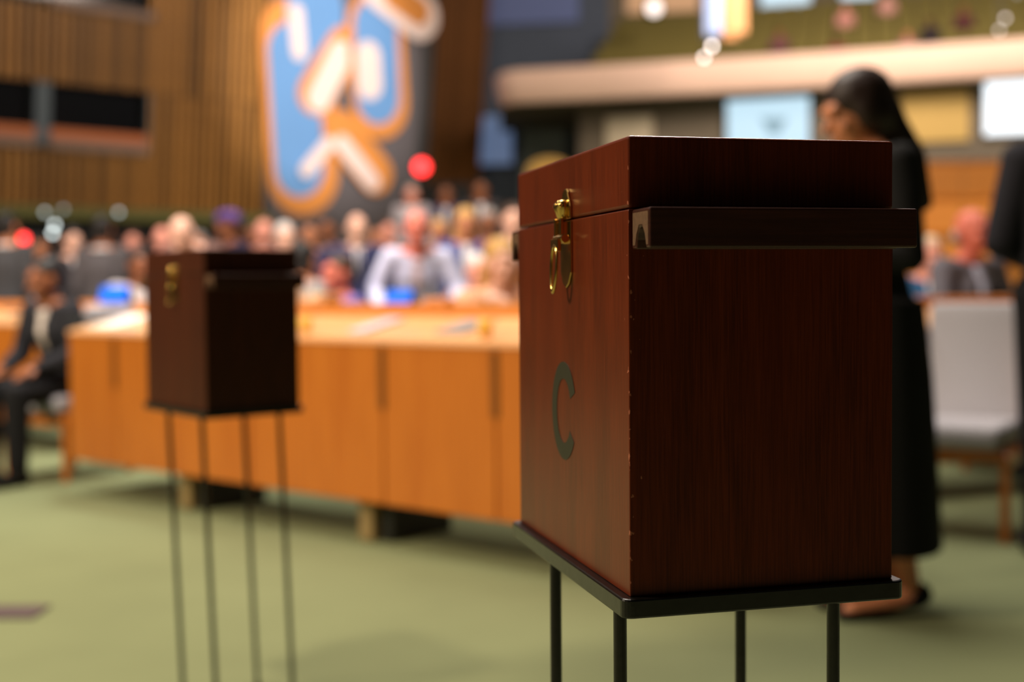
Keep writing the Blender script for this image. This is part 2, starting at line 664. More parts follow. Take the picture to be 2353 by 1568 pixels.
back_panel('wall_screen', 2262, 182, 2420, 312, screen2, 'bright white lit screen under the balcony at the taupe wall end', 'screen', frame=scframe, under=True)
back_panel('wall_screen', 1098, 265, 1178, 380, screen3, 'dim blue screen in the corner beside the balcony end', 'screen', frame=scframe, off=0.15)
back_panel('wall_panel', 2070, 205, 2228, 330, mat('gold_panel', S(196, 164, 92), 0.7), 'golden wall panel between two lit screens under the balcony', 'wall panel', under=True)
back_panel('wall_panel', 1395, 265, 1500, 345, mat('beige_panel', S(198, 186, 160), 0.7), 'beige wall panel under the balcony nearest its rounded end', 'wall panel', under=True)
back_panel('wall_panel', 1200, 270, 1300, 470, mat('grey_glass_panel', S(150, 164, 170), 0.5), 'pale grey glass panel on the corner wall', 'wall panel', off=0.1)
back_panel('booth_window', 1748, -60, 1862, 20, screen1, 'lit bluish booth window above the gallery seats', 'window', frame=scframe)
back_panel('booth_window', 2300, -60, 2420, 26, screen2, 'bright white booth window above the gallery seats', 'window', frame=scframe)
back_panel('booth_window', 1930, -60, 2010, 0, screen1, 'small lit booth window between two larger ones above the gallery', 'window', frame=scframe)
back_panel('wall_panel', 1440, -60, 1605, 34, mat('beige_light', S(236, 196, 156), 0.7), 'warm beige wall panel above the gallery seats', 'wall panel')
back_panel('wall_panel', 1120, -60, 1330, 60, mat('blue_panel', S(104, 120, 170), 0.8), 'bluish wall panel high in the hall corner', 'wall panel', off=0.1)

# balcony slab, fascia and stepped gallery
FAS = [(1150, 38.0), (1162, 37.4), (1190, 37.1), (1350, 36.6), (1520, 36.0), (1700, 35.4), (1900, 34.7), (2120, 33.9), (2353, 33.0), (2600, 32.0), (2800, 31.3)]
Z0b, Z1b = 6.36, 7.30
fp = [Vector((xat(px, d), d, 0)) for px, d in FAS]
# pull the points so that each shows at its pixel column at fascia height
fp = [Vector((at(px, 180, d).x, d, 0)) for px, d in FAS]
mb = MB()
prof = [(0.0, Z0b + .12), (-0.10, Z0b + .30), (-0.16, Z1b - 0.10), (-0.10, Z1b), (0.12, Z1b), (0.12, Z0b), (0.05, Z0b)]
nb = len(prof)
for i, p in enumerate(fp):
    t = (fp[min(i + 1, len(fp) - 1)] - fp[max(i - 1, 0)]).normalized()
    n_ = Vector((-t.y, t.x, 0))
    for (q, z) in prof:
        mb.v.append(p + n_ * q + Vector((0, 0, z)))
for i in range(len(fp) - 1):
    for j in range(nb):
        k = (j + 1) % nb
        mb.f.append([i * nb + j, (i + 1) * nb + j, (i + 1) * nb + k, i * nb + k])
mb.f.append(list(range(nb)))
mb.f.append([(len(fp) - 1) * nb + j for j in reversed(range(nb))])
o = tag(obj('balcony_fascia', mb.mesh('balcony_fascia', True), cream), kind='structure', label='long cream curved balcony front')
slab = MB()
poly = [(p.x, p.y + 0.1) for p in fp] + [(26, 40.2), (B0.x + 0.8, 44.4)]
slab.prism(poly, lambda x, y: (x, y, 6.40), lambda x, y: (x, y, 6.7))
tag(obj('balcony_floor', slab, taupe), kind='structure', label='underside and floor of the balcony')
tier_m = mat('gallery_carpet', S(96, 84, 52), 0.95, noise=0.15, nscale=2)
seat_m = mat('gallery_green', S(108, 98, 44), 0.85, noise=0.12, nscale=3)
g_seat = MB()
g_seat.box((0, 0, 0.22), (0.54, 0.5, 0.16)).box((0, 0.24, 0.52), (0.54, 0.10, 0.62), Matrix.Rotation(-0.15, 3, 'X')).box((0, 0, 0.07), (0.3, 0.3, 0.16))
g_me = g_seat.mesh('gallery_seat', bevel=0.02, seg=1)
rows = 6
ROWP = []
for i in range(rows):
    dy = 1.0 + i * 1.05
    zt = 6.72 + 0.5 * i
    p0 = at(1330 + 16 * i, 180, 36.8 + dy)
    xs = p0.x
    xe = at(2420, 100, 33 + dy).x
    sl = (33.0 - 36.8) / (at(2353, 180, 33).x - at(1330, 180, 36.8).x)
    st = MB()
    ya = 36.8 + dy
    poly = [(xs, ya - .5), (xe + 2, ya - .5 + sl * (xe + 2 - xs)), (xe + 2, ya + .55 + sl * (xe + 2 - xs)), (xs, ya + .55)]
    st.prism(poly, lambda x, y: (x, y, 6.7), lambda x, y: (x, y, zt))
    tag(obj('gallery_step', st, tier_m), kind='structure', label='carpeted gallery step')
    ROWP.append((xs, ya, sl, zt))
    x = xs + 0.4
    while x < xe + 0.6:
        s_ = obj('gallery_seat', g_me, seat_m, None, (x, ya + sl * (x - xs), zt + 0.0), (0, 0, math.atan(sl)))
        tag(s_, 'green upholstered gallery seat in the rows above the cream balcony', 'seat', 'green gallery seats above the balcony')
        x += 0.56

# low dais at the far end
tag(obj('dais_floor', MB().b2((xat(880, 15), 14.6, 0), (xat(1260, 17), 19, 0.62)), darkblue), kind='structure', label='dark raised platform')
o = tag(obj('wall_dark_booth', MB().b2((xat(930, 21), 21, 0), (xat(1085, 21), 21.4, 2.75)).b2((xat(1085, 21), 21, 0), (xat(1195, 21), 21.4, 2.45)), mat('booth_black', S(26, 25, 26), 0.8)), kind='structure', label='black booth wall below the slatted strip')


# ------------------------------------------------------------------ ballot boxes
BW, BD, BH = 0.2418, 0.3601, 0.3806
SEAM = 0.3205
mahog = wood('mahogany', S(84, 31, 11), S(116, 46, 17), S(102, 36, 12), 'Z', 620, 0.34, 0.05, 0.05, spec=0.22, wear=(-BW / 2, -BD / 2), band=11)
mahog_shade = wood('mahogany_shade', S(58, 24, 9), S(78, 34, 13), S(66, 25, 9), 'Z', 620, 0.45, 0.05, 0.05, spec=0.25)  # mahogany copy, darkened in colour so its lit face looks shaded
mahog_bar = wood('mahogany_bar', S(56, 28, 20), S(76, 40, 28), None, 'X', 300, 0.34, 0.05, 0.1, spec=0.35)
endgrain = mat('worn_end_grain', S(112, 84, 62), 0.45, noise=0.35, nscale=220, bump=0.1)
letter_m = mat('green_black_paint', S(40, 40, 24), 0.5)
blackmetal = mat('black_enamel', S(22, 21, 19), 0.26, 0.0, noise=0.35, nscale=70, bump=0.04)


def face(a, z, n):
    """point on the latch side of the box: a along the side (towards the handle side positive), z up, n outwards"""
    return Vector((-BW / 2 - n, -a, z))


def make_latch(parent):
    aC, zS = 0.007, SEAM
    root = obj('latch', MB().prism([(-.011, -.050), (-.006, -.060), (0, -.064), (.006, -.060), (.011, -.050), (.011, -.001), (-.011, -.001)],
               lambda a, z: face(aC + a * 1.5, zS + z, 0), lambda a, z: face(aC + a * 1.5, zS + z, 0.0022)).mesh('latch', bevel=0.0006, seg=1), brass, parent)
    root['label'] = 'polished brass draw catch'
    kp = MB().prism([(-.0105, .0012), (.0105, .0012), (.0105, .013), (.009, .018), (.0065, .022), (.005, .0265), (.002, .0295), (-.002, .0295), (-.005, .0265), (-.0065, .022), (-.009, .018), (-.0105, .013)],
                    lambda a, z: face(aC + a * 1.5, zS + z, 0), lambda a, z: face(aC + a * 1.5, zS + z, 0.0024))
    obj('keeper_plate', kp.mesh('keeper_plate', bevel=0.0006, seg=1), brass, root)
    k = MB()
    k.cap(face(aC - .003, zS + .0055, .005), face(aC - .004, zS + .0125, .0055), .005, .007, 14, 4)
    k.cap(face(aC + .003, zS + .0055, .005), face(aC + .004, zS + .0125, .0055), .005, .007, 14, 4)
    k.cap(face(aC - .009, zS + .0135, .0095), face(aC + .009, zS + .0135, .0095), .0022, .0022)
    obj('hook', k.mesh('hook', True), brass, root)
    k = MB().box(face(aC, zS - .010, .0045), (.006, .022, .017))
    k.cyl(face(aC - .014, zS - .0175, .0065), face(aC + .014, zS - .0175, .0065), .0045)
    obj('hinge', k.mesh('hinge', bevel=.0006, seg=1), brass, root)
    k = MB()
    for s_ in (-1, 1):
        k.box(face(aC + s_ * .0095, zS - .0085, .0085), (.0035, .0035, .020))
    k.box(face(aC, zS - .0235, .0115), (.004, .023, .012))
    obj('link', k.mesh('link', bevel=.0006, seg=1), brass, root)
    k = MB()
    NP, NS = 32, 8
    c3 = []
    for i in range(NP):
        t = 2 * math.pi * i / NP
        a_ = math.sin(t) * .0078 * (1 - .25 * (1 - math.cos(t)) / 2)
        z_ = -.046 + .0215 * math.cos(t)
        c3.append(face(aC + a_ * 1.35, zS + z_, .0128 + (z_ + .025) * -.05))
    for i in range(NP):
        tn = (c3[(i + 1) % NP] - c3[i - 1]).normalized()
        n1 = Vector((1, 0, 0))
        n2 = tn.cross(n1).normalized()
        for q in range(NS):
            u_ = 2 * math.pi * q / NS
            k.v.append(c3[i] + n1 * math.cos(u_) * .0015 + n2 * math.sin(u_) * .0024)
    for i in range(NP):
        for q in range(NS):
            k.f.append([i * NS + q, i * NS + (q + 1) % NS, ((i + 1) % NP) * NS + (q + 1) % NS, ((i + 1) % NP) * NS + q])
    obj('lever_loop', k.mesh('lever_loop', True), brass, root)
    return root


def make_bar(parent, sgn):
    """handle bar along one wide side, hand groove on its underside"""
    z1, h, t = SEAM - 0.0005, 0.0325, 0.0417
    pr = [(0, z1 - h), (0.010, z1 - h)]
    for i in range(9):
        u_ = math.pi * (1 - i / 8)
        pr.append((0.0215 + 0.0105 * math.cos(u_), z1 - h + 0.001 + 0.0165 * math.sin(u_)))
    pr += [(0.034, z1 - h), (t, z1 - h), (t, z1), (0, z1)]
    mb_ = MB().prism(pr, lambda q, z: (-BW / 2 + .003, sgn * (BD / 2 + q), z), lambda q, z: (BW / 2 - .002, sgn * (BD / 2 + q), z))
    o_ = obj('handle_bar', mb_, mahog_bar, parent)
    bv = o_.modifiers.new('soft', 'BEVEL')
    bv.width, bv.segments, bv.limit_method, bv.angle_limit = 0.0028, 3, 'ANGLE', math.radians(50)
    o_['label'] = 'dark wooden carrying bar with hand groove'
    eg = MB().prism([(.003, z1 - h + .003), (.0085, z1 - h + .003), (.0115, z1 - h + .012), (.0175, z1 - h + .0195), (.0255, z1 - h + .0195), (.0315, z1 - h + .012), (.0345, z1 - h + .003), (t - .003, z1 - h + .003), (t - .003, z1 - .003), (.003, z1 - .003)],
                    lambda q, z: (-BW / 2 + .0026, sgn * (BD / 2 + q), z), lambda q, z: (-BW / 2 + .0034, sgn * (BD / 2 + q), z))
    obj('end_grain', eg, endgrain, o_)
    return o_


def make_box(label, letter, wd_=None):
    wd_ = wd_ or mahog
    root = empty('ballot_box', label=label, cat='ballot box', group='wooden ballot boxes on stands')
    obj('body', MB().b2((-BW / 2, -BD / 2, 0), (BW / 2, BD / 2, SEAM)).mesh('body', bevel=.0012, seg=2), wd_, root)
    obj('lid', MB().b2((-BW / 2, -BD / 2, SEAM + .0013), (BW / 2, BD / 2, BH)).mesh('lid', bevel=.0028, seg=3), wd_, root)
    make_latch(root)
    make_bar(root, -1)
    make_bar(root, 1)
    for s_ in (-1, 1):
        hg = MB().box((BW / 2 + .001, s_ * .1, SEAM), (.002, .05, .04))
        hg.cyl((BW / 2 + .003, s_ * .1 - .025, SEAM), (BW / 2 + .003, s_ * .1 + .025, SEAM), .003)
        obj('hinge', hg, brass, root)
    if letter:
        aC, zC = -0.0085, 0.138
        ro, ri = (.0405, .0475), (.0235, .031)
        a0, a1 = math.radians(25), math.radians(325)
        N = 40
        outer = [(math.cos(a0 + (a1 - a0) * i / N) * ro[0], math.sin(a0 + (a1 - a0) * i / N) * ro[1]) for i in range(N + 1)]
        inner = [(math.cos(a0 + (a1 - a0) * i / N) * ri[0], math.sin(a0 + (a1 - a0) * i / N) * ri[1]) for i in range(N + 1)]
        mb_ = MB()
        for nn in (0.00015, 0.0004):
            for (x, z) in outer + inner:
                mb_.v.append(face(aC + x, zC + z, nn))
        K = N + 1
        for i in range(N):
            mb_.f.append([2 * K + i, 2 * K + i + 1, 3 * K + i + 1, 3 * K + i])
            mb_.f.append([i, K + i, K + i + 1, i + 1])
            mb_.f.append([i, i + 1, 2 * K + i + 1, 2 * K + i])
            mb_.f.append([K + i, 3 * K + i, 3 * K + i + 1, K + i + 1])
        mb_.f.append([0, 2 * K, 3 * K, K])
        mb_.f.append([N, K + N, 3 * K + N, 2 * K + N])
        o_ = obj('letter', mb_, letter_m, root)
        o_['label'] = 'dark green painted letter C'
    return root


def make_stand(label, height, lean_dx=0.0):
    """black metal tray on four thin rods; origin on the floor below the box centre"""
    root = empty('ballot_box_stand', label=label, cat='stand', group='black metal ballot box stands')
    e = 0.0085
    rr_ = .009
    pts = []
    for cx, cy, a0 in ((1, 1, 0), (-1, 1, 90), (-1, -1, 180), (1, -1, 270)):
        for q in range(6):
            a_ = math.radians(a0 + 90 * q / 5)
            pts.append((cx * (BW / 2 + e - rr_) + rr_ * math.cos(a_), cy * (BD / 2 + e - rr_) + rr_ * math.sin(a_)))
    t = MB().prism(pts, lambda x, y: (x, y, height - .0165), lambda x, y: (x, y, height))
    me = t.mesh('tray')
    bm = bmesh.new()
    bm.from_mesh(me)
    es = [e_ for e_ in bm.edges if e_.calc_face_angle(0) > 1.2]
    bmesh.ops.bevel(bm, geom=es, offset=.0018, segments=2, affect='EDGES', profile=.5)
    bm.to_mesh(me)
    bm.free()
    obj('tray', me, blackmetal, root)
    for bx_ in (.003, .204):
        for ay in (.035, .233):
            p = Vector((-BW / 2 + bx_, -BD / 2 + ay, 0))
            l_ = MB().cyl(p + Vector((lean_dx, lean_dx * -.6, 0.006)), p + Vector((0, 0, height - .014)), .0058, n=18)
            l_.cyl(p + Vector((lean_dx, lean_dx * -.6, 0)), p + Vector((lean_dx, lean_dx * -.6, .008)), .009, n=18)
            obj('leg', l_.mesh('leg', False), blackmetal, root)
    return root


def place_box(near, yaw, zb, bx_, st_):
    r = Vector((math.cos(yaw), math.sin(yaw), 0))
    l = Vector((-math.sin(yaw), math.cos(yaw), 0))
    c = Vector((near[0], near[1], 0)) + r * BW / 2 + l * BD / 2
    bx_.location = (c.x, c.y, zb)
    bx_.rotation_euler = (0, 0, yaw)
    st_.location = c
    st_.rotation_euler = (0, 0, yaw)


box1 = make_box('dark mahogany ballot box with brass catch and painted letter C', True)
st1 = make_stand('black metal stand under the ballot box with the letter C', 0.7734)
place_box((0.09605, 1.05), 0.2482, 0.7734, box1, st1)
box2 = make_box('smaller-looking mahogany ballot box without a letter, before the orange desk', False, mahog_shade)
box2['label'] = 'mahogany ballot box darkened in colour for shade, without a letter, in front of the long orange desk'
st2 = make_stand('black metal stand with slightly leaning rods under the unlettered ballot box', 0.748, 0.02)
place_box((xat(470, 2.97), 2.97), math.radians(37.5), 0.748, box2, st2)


# ------------------------------------------------------------------ desks
strip_m = mat('desk_strip', S(120, 70, 24), 0.35)
plinth = mat('desk_plinth_pale', S(150, 128, 84), 0.6)


def make_desk(label, A, B, cuts, post_at, group):
    """long desk: front panels facing the viewer, sloped top, raised ledge. A,B floor points under the front panel (left, right)"""
    A, B = Vector((A[0], A[1], 0)), Vector((B[0], B[1], 0))
    L = (B - A).length
    ax = (B - A).normalized()
    rz = math.atan2(ax.y, ax.x)
    root = empty('delegate_desk', A, rz, label, 'desk', group)
    cs = [0.0] + [c * L for c in cuts] + [L]
    for a, b_ in zip(cs[:-1], cs[1:]):
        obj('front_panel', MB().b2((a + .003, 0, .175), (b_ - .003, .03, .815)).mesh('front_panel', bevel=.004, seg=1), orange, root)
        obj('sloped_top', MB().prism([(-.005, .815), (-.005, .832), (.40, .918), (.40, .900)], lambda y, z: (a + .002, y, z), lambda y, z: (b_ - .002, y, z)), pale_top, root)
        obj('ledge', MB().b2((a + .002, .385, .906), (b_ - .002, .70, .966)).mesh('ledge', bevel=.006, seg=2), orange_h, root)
    for c in cs[1:-1]:
        obj('dark_strip', MB().b2((c - .018, -.006, .56), (c + .018, .004, .80)), strip_m, root)  # darker upright strips over the panel seams
    obj('back_panel', MB().b2((.02, .62, .72), (L - .02, .65, .925)), orange, root)
    for x in (0.015, L - .045):
        obj('end_panel', MB().prism([(.03, .175), (.03, .815), (.40, .90), (.66, .92), (.66, .175)], lambda y, z: (x, y, z), lambda y, z: (x + .03, y, z)), orange, root)
    for c in post_at:
        obj('pedestal', MB().b2((c * L - .05, .06, 0), (c * L + .03, .45, .80)).mesh('pedestal', bevel=.005, seg=1), plinth, root)
        obj('pedestal', MB().b2((c * L + .035, .10, 0), (c * L + .11, .45, .80)).mesh('pedestal', bevel=.005, seg=1), black, root)
    return root


p1 = Vector((xat(790, 5.19), 5.19, 0))
dirn = (Vector((xat(375, 6.0), 6.0, 0)) - p1)
DA = p1 + dirn * 1.67
DB = p1 - dirn * 1.42
DAX = (DB - DA).normalized()
DNY = Vector((-DAX.y, DAX.x, 0))
DL = (DB - DA).length


def on_desk(px, q):
    """floor point on the long desk seen at column px, q metres behind the front panel"""
    r = ray(px, 750)
    o_ = DA + DNY * q
    # solve CAM.xy + r.xy*t = o_ + DAX*s
    det = r.x * (-DAX.y) + DAX.x * r.y
    bx_, by_ = o_.x, o_.y
    t = (bx_ * (-DAX.y) + DAX.x * by_) / det
    return Vector((r.x * t, r.y * t, 0))


drz = math.atan2(DAX.y, DAX.x)
fr = lambda px: (on_desk(px, 0.0) - DA).dot(DAX) / DL
desk1 = make_desk('long orange wooden desk behind the unlettered ballot box', DA, DB, (fr(262), fr(570), fr(877), fr(1137), fr(1400)), (fr(395), fr(812), fr(1360)), 'orange delegate desks')
# desk further left
e0 = Vector((xat(108, 8.1), 8.1, 0))
make_desk('orange wooden desk beyond the seated man in the dark suit', e0 - DAX * 2.6, e0, (0.5,), (0.5,), 'orange delegate desks')
# desk on the right behind the grey chair
make_desk('orange wooden desk behind the empty grey chair', (xat(2040, 6.0), 6.0), (xat(2560, 6.4), 6.4), (0.5,), (0.96,), 'orange delegate desks')

# things on the long desk
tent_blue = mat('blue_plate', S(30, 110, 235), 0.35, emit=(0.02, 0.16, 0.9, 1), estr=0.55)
pap = mat('white_paper', S(238, 230, 222), 0.8)
papb = mat('bluish_paper', S(176, 186, 206), 0.7)
tabm = mat('grey_tablet', S(150, 148, 152), 0.4)
yel = mat('yellow_plastic', S(240, 190, 70), 0.5)
chrome = mat('grey_plastic', S(110, 112, 118), 0.5)


def name_plate(px, py, wd, ht, label):
    p = on_desk(px, .52)
    r_ = empty('name_plate', (p.x, p.y, .966), drz, label, 'name plate', 'blue name plates on the desk ledge')
    obj('face_board', MB().prism([(-.03, 0), (-.026, 0), (.002, ht), (-.002, ht)], lambda y, z: (-wd / 2, y, z), lambda y, z: (wd / 2, y, z)), tent_blue, r_)
    obj('rear_board', MB().prism([(.03, 0), (.002, ht), (-.002, ht), (.026, 0)], lambda y, z: (-wd / 2, y, z), lambda y, z: (wd / 2, y, z)), mat('plate_back', S(40, 60, 110), 0.5), r_)
    obj('foot', MB().b2((-wd / 2, -.03, 0), (wd / 2, .03, .004)), black, r_)


name_plate(268, 688, .27, .095, 'wide blue name plate on the desk near the unlettered ballot box')
name_plate(922, 682, .16, .062, 'small blue name plate in front of the man in the light jacket')


def lay(name, px, q0, wd, dp, mt, label, cat, th=.006, rot=0.0, lift=0.0):
    """flat thing lying on the sloped desk top; q0 metres behind the front edge"""
    p = on_desk(px, q0)
    z = .832 + (q0 + .005) * .086 / .405 + .001
    o_ = obj(name, MB().box((0, 0, th / 2), (wd, dp, th)).mesh(name, bevel=min(.002, th * .3), seg=1), mt, None, (p.x, p.y, z + lift))
    o_.rotation_euler = Euler((math.atan(.212) + rot, 0, drz))
    return tag(o_, label, cat)


lay('booklet', 866, .19, .10, .24, papb, 'bluish white booklet lying on the sloped desk top', 'booklet', .012)
lay('tablet_computer', 1070, .20, .15, .20, tabm, 'grey tablet lying on the desk top beside a yellow cup', 'tablet', .010)
lay('paper_sheet', 285, .20, .21, .28, pap, 'white paper sheet lying beside the black folder on the long desk', 'paper')
lay('shadow_slab', 205, .22, .26, .10, black, 'black folder lying at the end of the long desk', 'shadow_slab', .02)  # thin black slab put in for a shadowed gap on the desk
for px, lab in ((1115, 'yellow cup on the desk top beside the grey tablet'), (702, 'yellow cup on the desk top beside the unlettered ballot box')):
    p = on_desk(px, .06)
    k = MB()
    k._rings([(Vector((0, 0, 0)), .022), (Vector((0, 0, .06)), .03), (Vector((0, 0, .06)), .027), (Vector((0, 0, .006)), .02)], Vector((1, 0, 0)), Vector((0, 1, 0)), 18, (0, 0, 0), (0, 0, .006))
    o = obj('cup', k.mesh('cup', True), yel, None, (p.x, p.y, .853))
    o.rotation_euler = (0, 0, 0)
    tag(o, lab, 'cup', 'yellow cups on the desk')


def stack(px, q, n, wd, dp, label, mt, base=.966):
    p = on_desk(px, q)
    r_ = empty('paper_stack', (p.x, p.y, base), drz, label, 'papers')
    for i in range(n):
        o_ = obj('sheaf', MB().box((0, 0, 0), (wd * random.uniform(.85, 1), dp, .012)).mesh('sheaf', bevel=.002, seg=1), mt, r_, (random.uniform(-.02, .02), random.uniform(-.02, .02), .006 + i * .0125), (0, 0, random.uniform(-.35, .35)))


stack(752, .55, 4, .15, .11, 'loose pile of cream papers on the desk ledge beside the unlettered ballot box', mat('cream_paper', S(250, 226, 196), .8))
stack(688, .53, 6, .05, .06, 'narrow stack of cream cards on the desk ledge', mat('cream_paper', S(250, 226, 196), .8))
stack(1010, .55, 2, .12, .10, 'thin pile of peach papers on the desk ledge', mat('peach_paper', S(244, 190, 150), .8))
p = e0 - DAX * .55 + DNY * .2
lp = empty('laptop', (p.x, p.y, .9), drz, 'grey laptop standing open on the desk beyond the seated man', 'laptop')
obj('keyboard_base', MB().box((0, 0, .01), (.32, .22, .02)).mesh('keyboard_base', bevel=.003), chrome, lp)
obj('display', MB().box((0, .10, .12), (.32, .012, .21), Matrix.Rotation(-.25, 3, 'X')).mesh('display', bevel=.003), mat('laptop_grey', S(150, 154, 170), .5), lp)
p = floor_at(40, 1410)  # thin dark plate for a dark mark on the carpet
o = obj('floor_patch', MB().box((0, 0, .004), (.26, .16, .008)).mesh('floor_patch', bevel=.003), mat('patch_dark', S(80, 66, 66), .8), None, (p.x - .05, p.y, 0))
tag(o, 'flat dark plate lying on the green carpet', 'floor hatch')

# tiered rows at the right rear
tier_d = [(11.0, 600), (14.5, 535), (18.5, 452), (23.0, 372)]
for i, (d, ytop) in enumerate(tier_d):
    zt = zat(2200, ytop, d)
    x0, x1 = xat(1560, d), xat(2700, d)
    fz = max(0.02, zt - 0.85)
    tag(obj('tier_floor', MB().b2((x0, d - .5, 0), (x1, d + 3.2, fz)), carpet), kind='structure', label='carpeted step of the rear seating')
    r_ = empty('tier_desk', (x0, d, fz), 0, ['orange desk row on the lowest rear step', 'orange desk row on the second rear step', 'orange desk row on the third rear step', 'orange desk row on the topmost rear step'][i], 'desk', 'orange desk rows on the rear steps')
    n = 7
    wd = (x1 - x0) / n
    for k in range(n):
        obj('front_panel', MB().b2((k * wd + .01, 0, .02), ((k + 1) * wd - .01, .05, .82)), orange_h, r_)
    obj('top', MB().b2((0, -.03, .82), (x1 - x0, .5, .86)), orange, r_)


# ------------------------------------------------------------------ chairs
def make_chair():
    """grey upholstered chair with wooden frame, faces -Y, origin on the floor"""
    r_ = empty('delegate_chair')
    obj('seat', MB().b2((-.25, -.27, .37), (.25, .20, .47)).mesh('seat', bevel=.035, seg=3), greyfab, r_)
    b_ = MB()
    for i in range(8):
        t0, t1 = i / 8, (i + 1) / 8
        f_ = lambda t: (.19 + .14 * t + .02 * math.sin(t * 3), .43 + .53 * t)
        (y0, z0), (y1, z1) = f_(t0), f_(t1)
        w0, w1 = .245 - .015 * t0, .245 - .015 * t1
        k = len(b_.v)
        b_.v += [Vector(v) for v in ((-w0, y0, z0), (w0, y0, z0), (w1, y1, z1), (-w1, y1, z1), (-w0, y0 + .07, z0), (w0, y0 + .07, z0), (w1, y1 + .06, z1), (-w1, y1 + .06, z1))]
        b_.f += [[k, k + 1, k + 2, k + 3], [k + 5, k + 4, k + 7, k + 6], [k + 4, k, k + 3, k + 7], [k + 1, k + 5, k + 6, k + 2]]
        if i == 0:
            b_.f.append([k + 4, k + 5, k + 1, k])
        if i == 7:
            b_.f.append([k + 3, k + 2, k + 6, k + 7])
    me = b_.mesh('backrest')
    bm = bmesh.new()
    bm.from_mesh(me)
    bmesh.ops.remove_doubles(bm, verts=bm.verts, dist=1e-5)
    es = [e for e in bm.edges if len(e.link_faces) == 2 and e.calc_face_angle(0) > .8]
    bmesh.ops.bevel(bm, geom=es, offset=.02, segments=3, affect='EDGES', profile=.5)
    bm.to_mesh(me)
    bm.free()
    me.polygons.foreach_set('use_smooth', [True] * len(me.polygons))
    obj('backrest', me, greyfab, r_)
    for s_ in (-1, 1):
        x = s_ * .265
        obj('side_frame', MB().prism([(-.24, .30), (-.24, .36), (.16, .36), (.27, .86), (.32, .86), (.22, .30)], lambda y, z: (x - .02, y, z), lambda y, z: (x + .02, y, z)).mesh('side_frame', bevel=.005, seg=1), orange, r_)
        obj('leg', MB().prism([(-.24, .31), (-.20, .31), (-.215, 0), (-.24, 0)], lambda y, z: (x - .018, y, z), lambda y, z: (x + .018, y, z)), orange, r_)
        obj('leg', MB().prism([(.17, .31), (.22, .31), (.27, 0), (.24, 0)], lambda y, z: (x - .018, y, z), lambda y, z: (x + .018, y, z)), orange, r_)
    obj('seat_rail', MB().b2((-.25, -.23, .32), (.25, .17, .37)), orange, r_)
    return r_


chair0 = make_chair()
_first = [True]


def place_chair(loc, rz, label, group='grey upholstered chairs'):
    c = chair0 if _first[0] else copy_tree(chair0)
    _first[0] = False
    c.location = (loc[0], loc[1], loc[2] if len(loc) > 2 else 0)
    c.rotation_euler = (0, 0, rz)
    tag(c, label, 'chair', group)
    return c


place_chair((xat(2205, 5.35), 5.35, 0), math.radians(-33), 'empty grey upholstered chair with wooden frame beside the woman in black').scale = (.88, .95, .99)


# ------------------------------------------------------------------ people
V = Vector


def J_stand():
    return dict(pelvis=V((0, .01, .95)), waist=V((0, .0, 1.10)), chest=V((0, 0, 1.29)), neck=V((0, .015, 1.45)), head=V((0, -.012, 1.603)),
                sh=V((.172, .01, 1.405)), el=V((.225, .03, 1.12)), wr=V((.225, -.05, .885)), hip=V((.092, .01, .93)), kn=V((.098, -.01, .50)), an=V((.095, .03, .085)), toe=V((.115, -.13, .035)), hp=0.05, hy=0.0, hd=V((0, -.15, -1)), hn=V((-1, 0, 0)))


def J_lean():
    j = J_stand()
    j.update(pelvis=V((0, .12, .95)), waist=V((0, .08, 1.08)), chest=V((0, -.01, 1.25)), neck=V((0, -.075, 1.385)), head=V((0, -.13, 1.53)),
             sh=V((.178, -.055, 1.345)), el=V((.285, -.06, 1.13)), wr=V((.235, -.24, .99)), hip=V((.092, .12, .93)), kn=V((.1, .07, .5)), an=V((.1, .14, .085)), toe=V((.115, -.02, .035)), hp=.12, hd=V((-.2, -1, -.3)), hn=V((0, 0, -1)))
    return j


def J_bend():
    j = J_stand()
    j.update(pelvis=V((0, .12, .95)), waist=V((0, .02, 1.09)), chest=V((0, -.14, 1.22)), neck=V((0, -.26, 1.30)), head=V((0, -.38, 1.40)),
             sh=V((.175, -.22, 1.28)), el=V((.27, -.2, 1.02)), wr=V((.2, -.38, .98)), hp=.75, hd=V((-.2, -1, -.3)), hn=V((0, 0, -1)))
    return j


def J_sit():
    j = J_stand()
    j.update(pelvis=V((0, .05, .56)), waist=V((0, .07, .70)), chest=V((0, .07, .89)), neck=V((0, .065, 1.045)), head=V((0, .03, 1.195)),
             sh=V((.172, .06, 1.0)), el=V((.235, .0, .74)), wr=V((.15, -.22, .655)), hip=V((.095, .03, .555)), kn=V((.12, -.40, .53)), an=V((.12, -.40, .085)), toe=V((.13, -.56, .035)), hd=V((-.1, -1, -.2)), hn=V((0, 0, -1)))
    return j


def J_sitdesk():
    j = J_sit()
    j.update(el=V((.27, -.08, .80)), wr=V((.16, -.32, 1.02)), chest=V((0, .02, .89)), neck=V((0, -.02, 1.04)), head=V((0, -.06, 1.19)), sh=V((.175, -.01, .99)), hd=V((-.5, -.8, -.1)))
    return j


def sides(v, s_):
    return V((v.x * s_, v.y, v.z))


def head_matrix(j):
    return Matrix.Translation(j['head']) @ Euler((j['hp'], 0, j['hy'])).to_matrix().to_4x4()


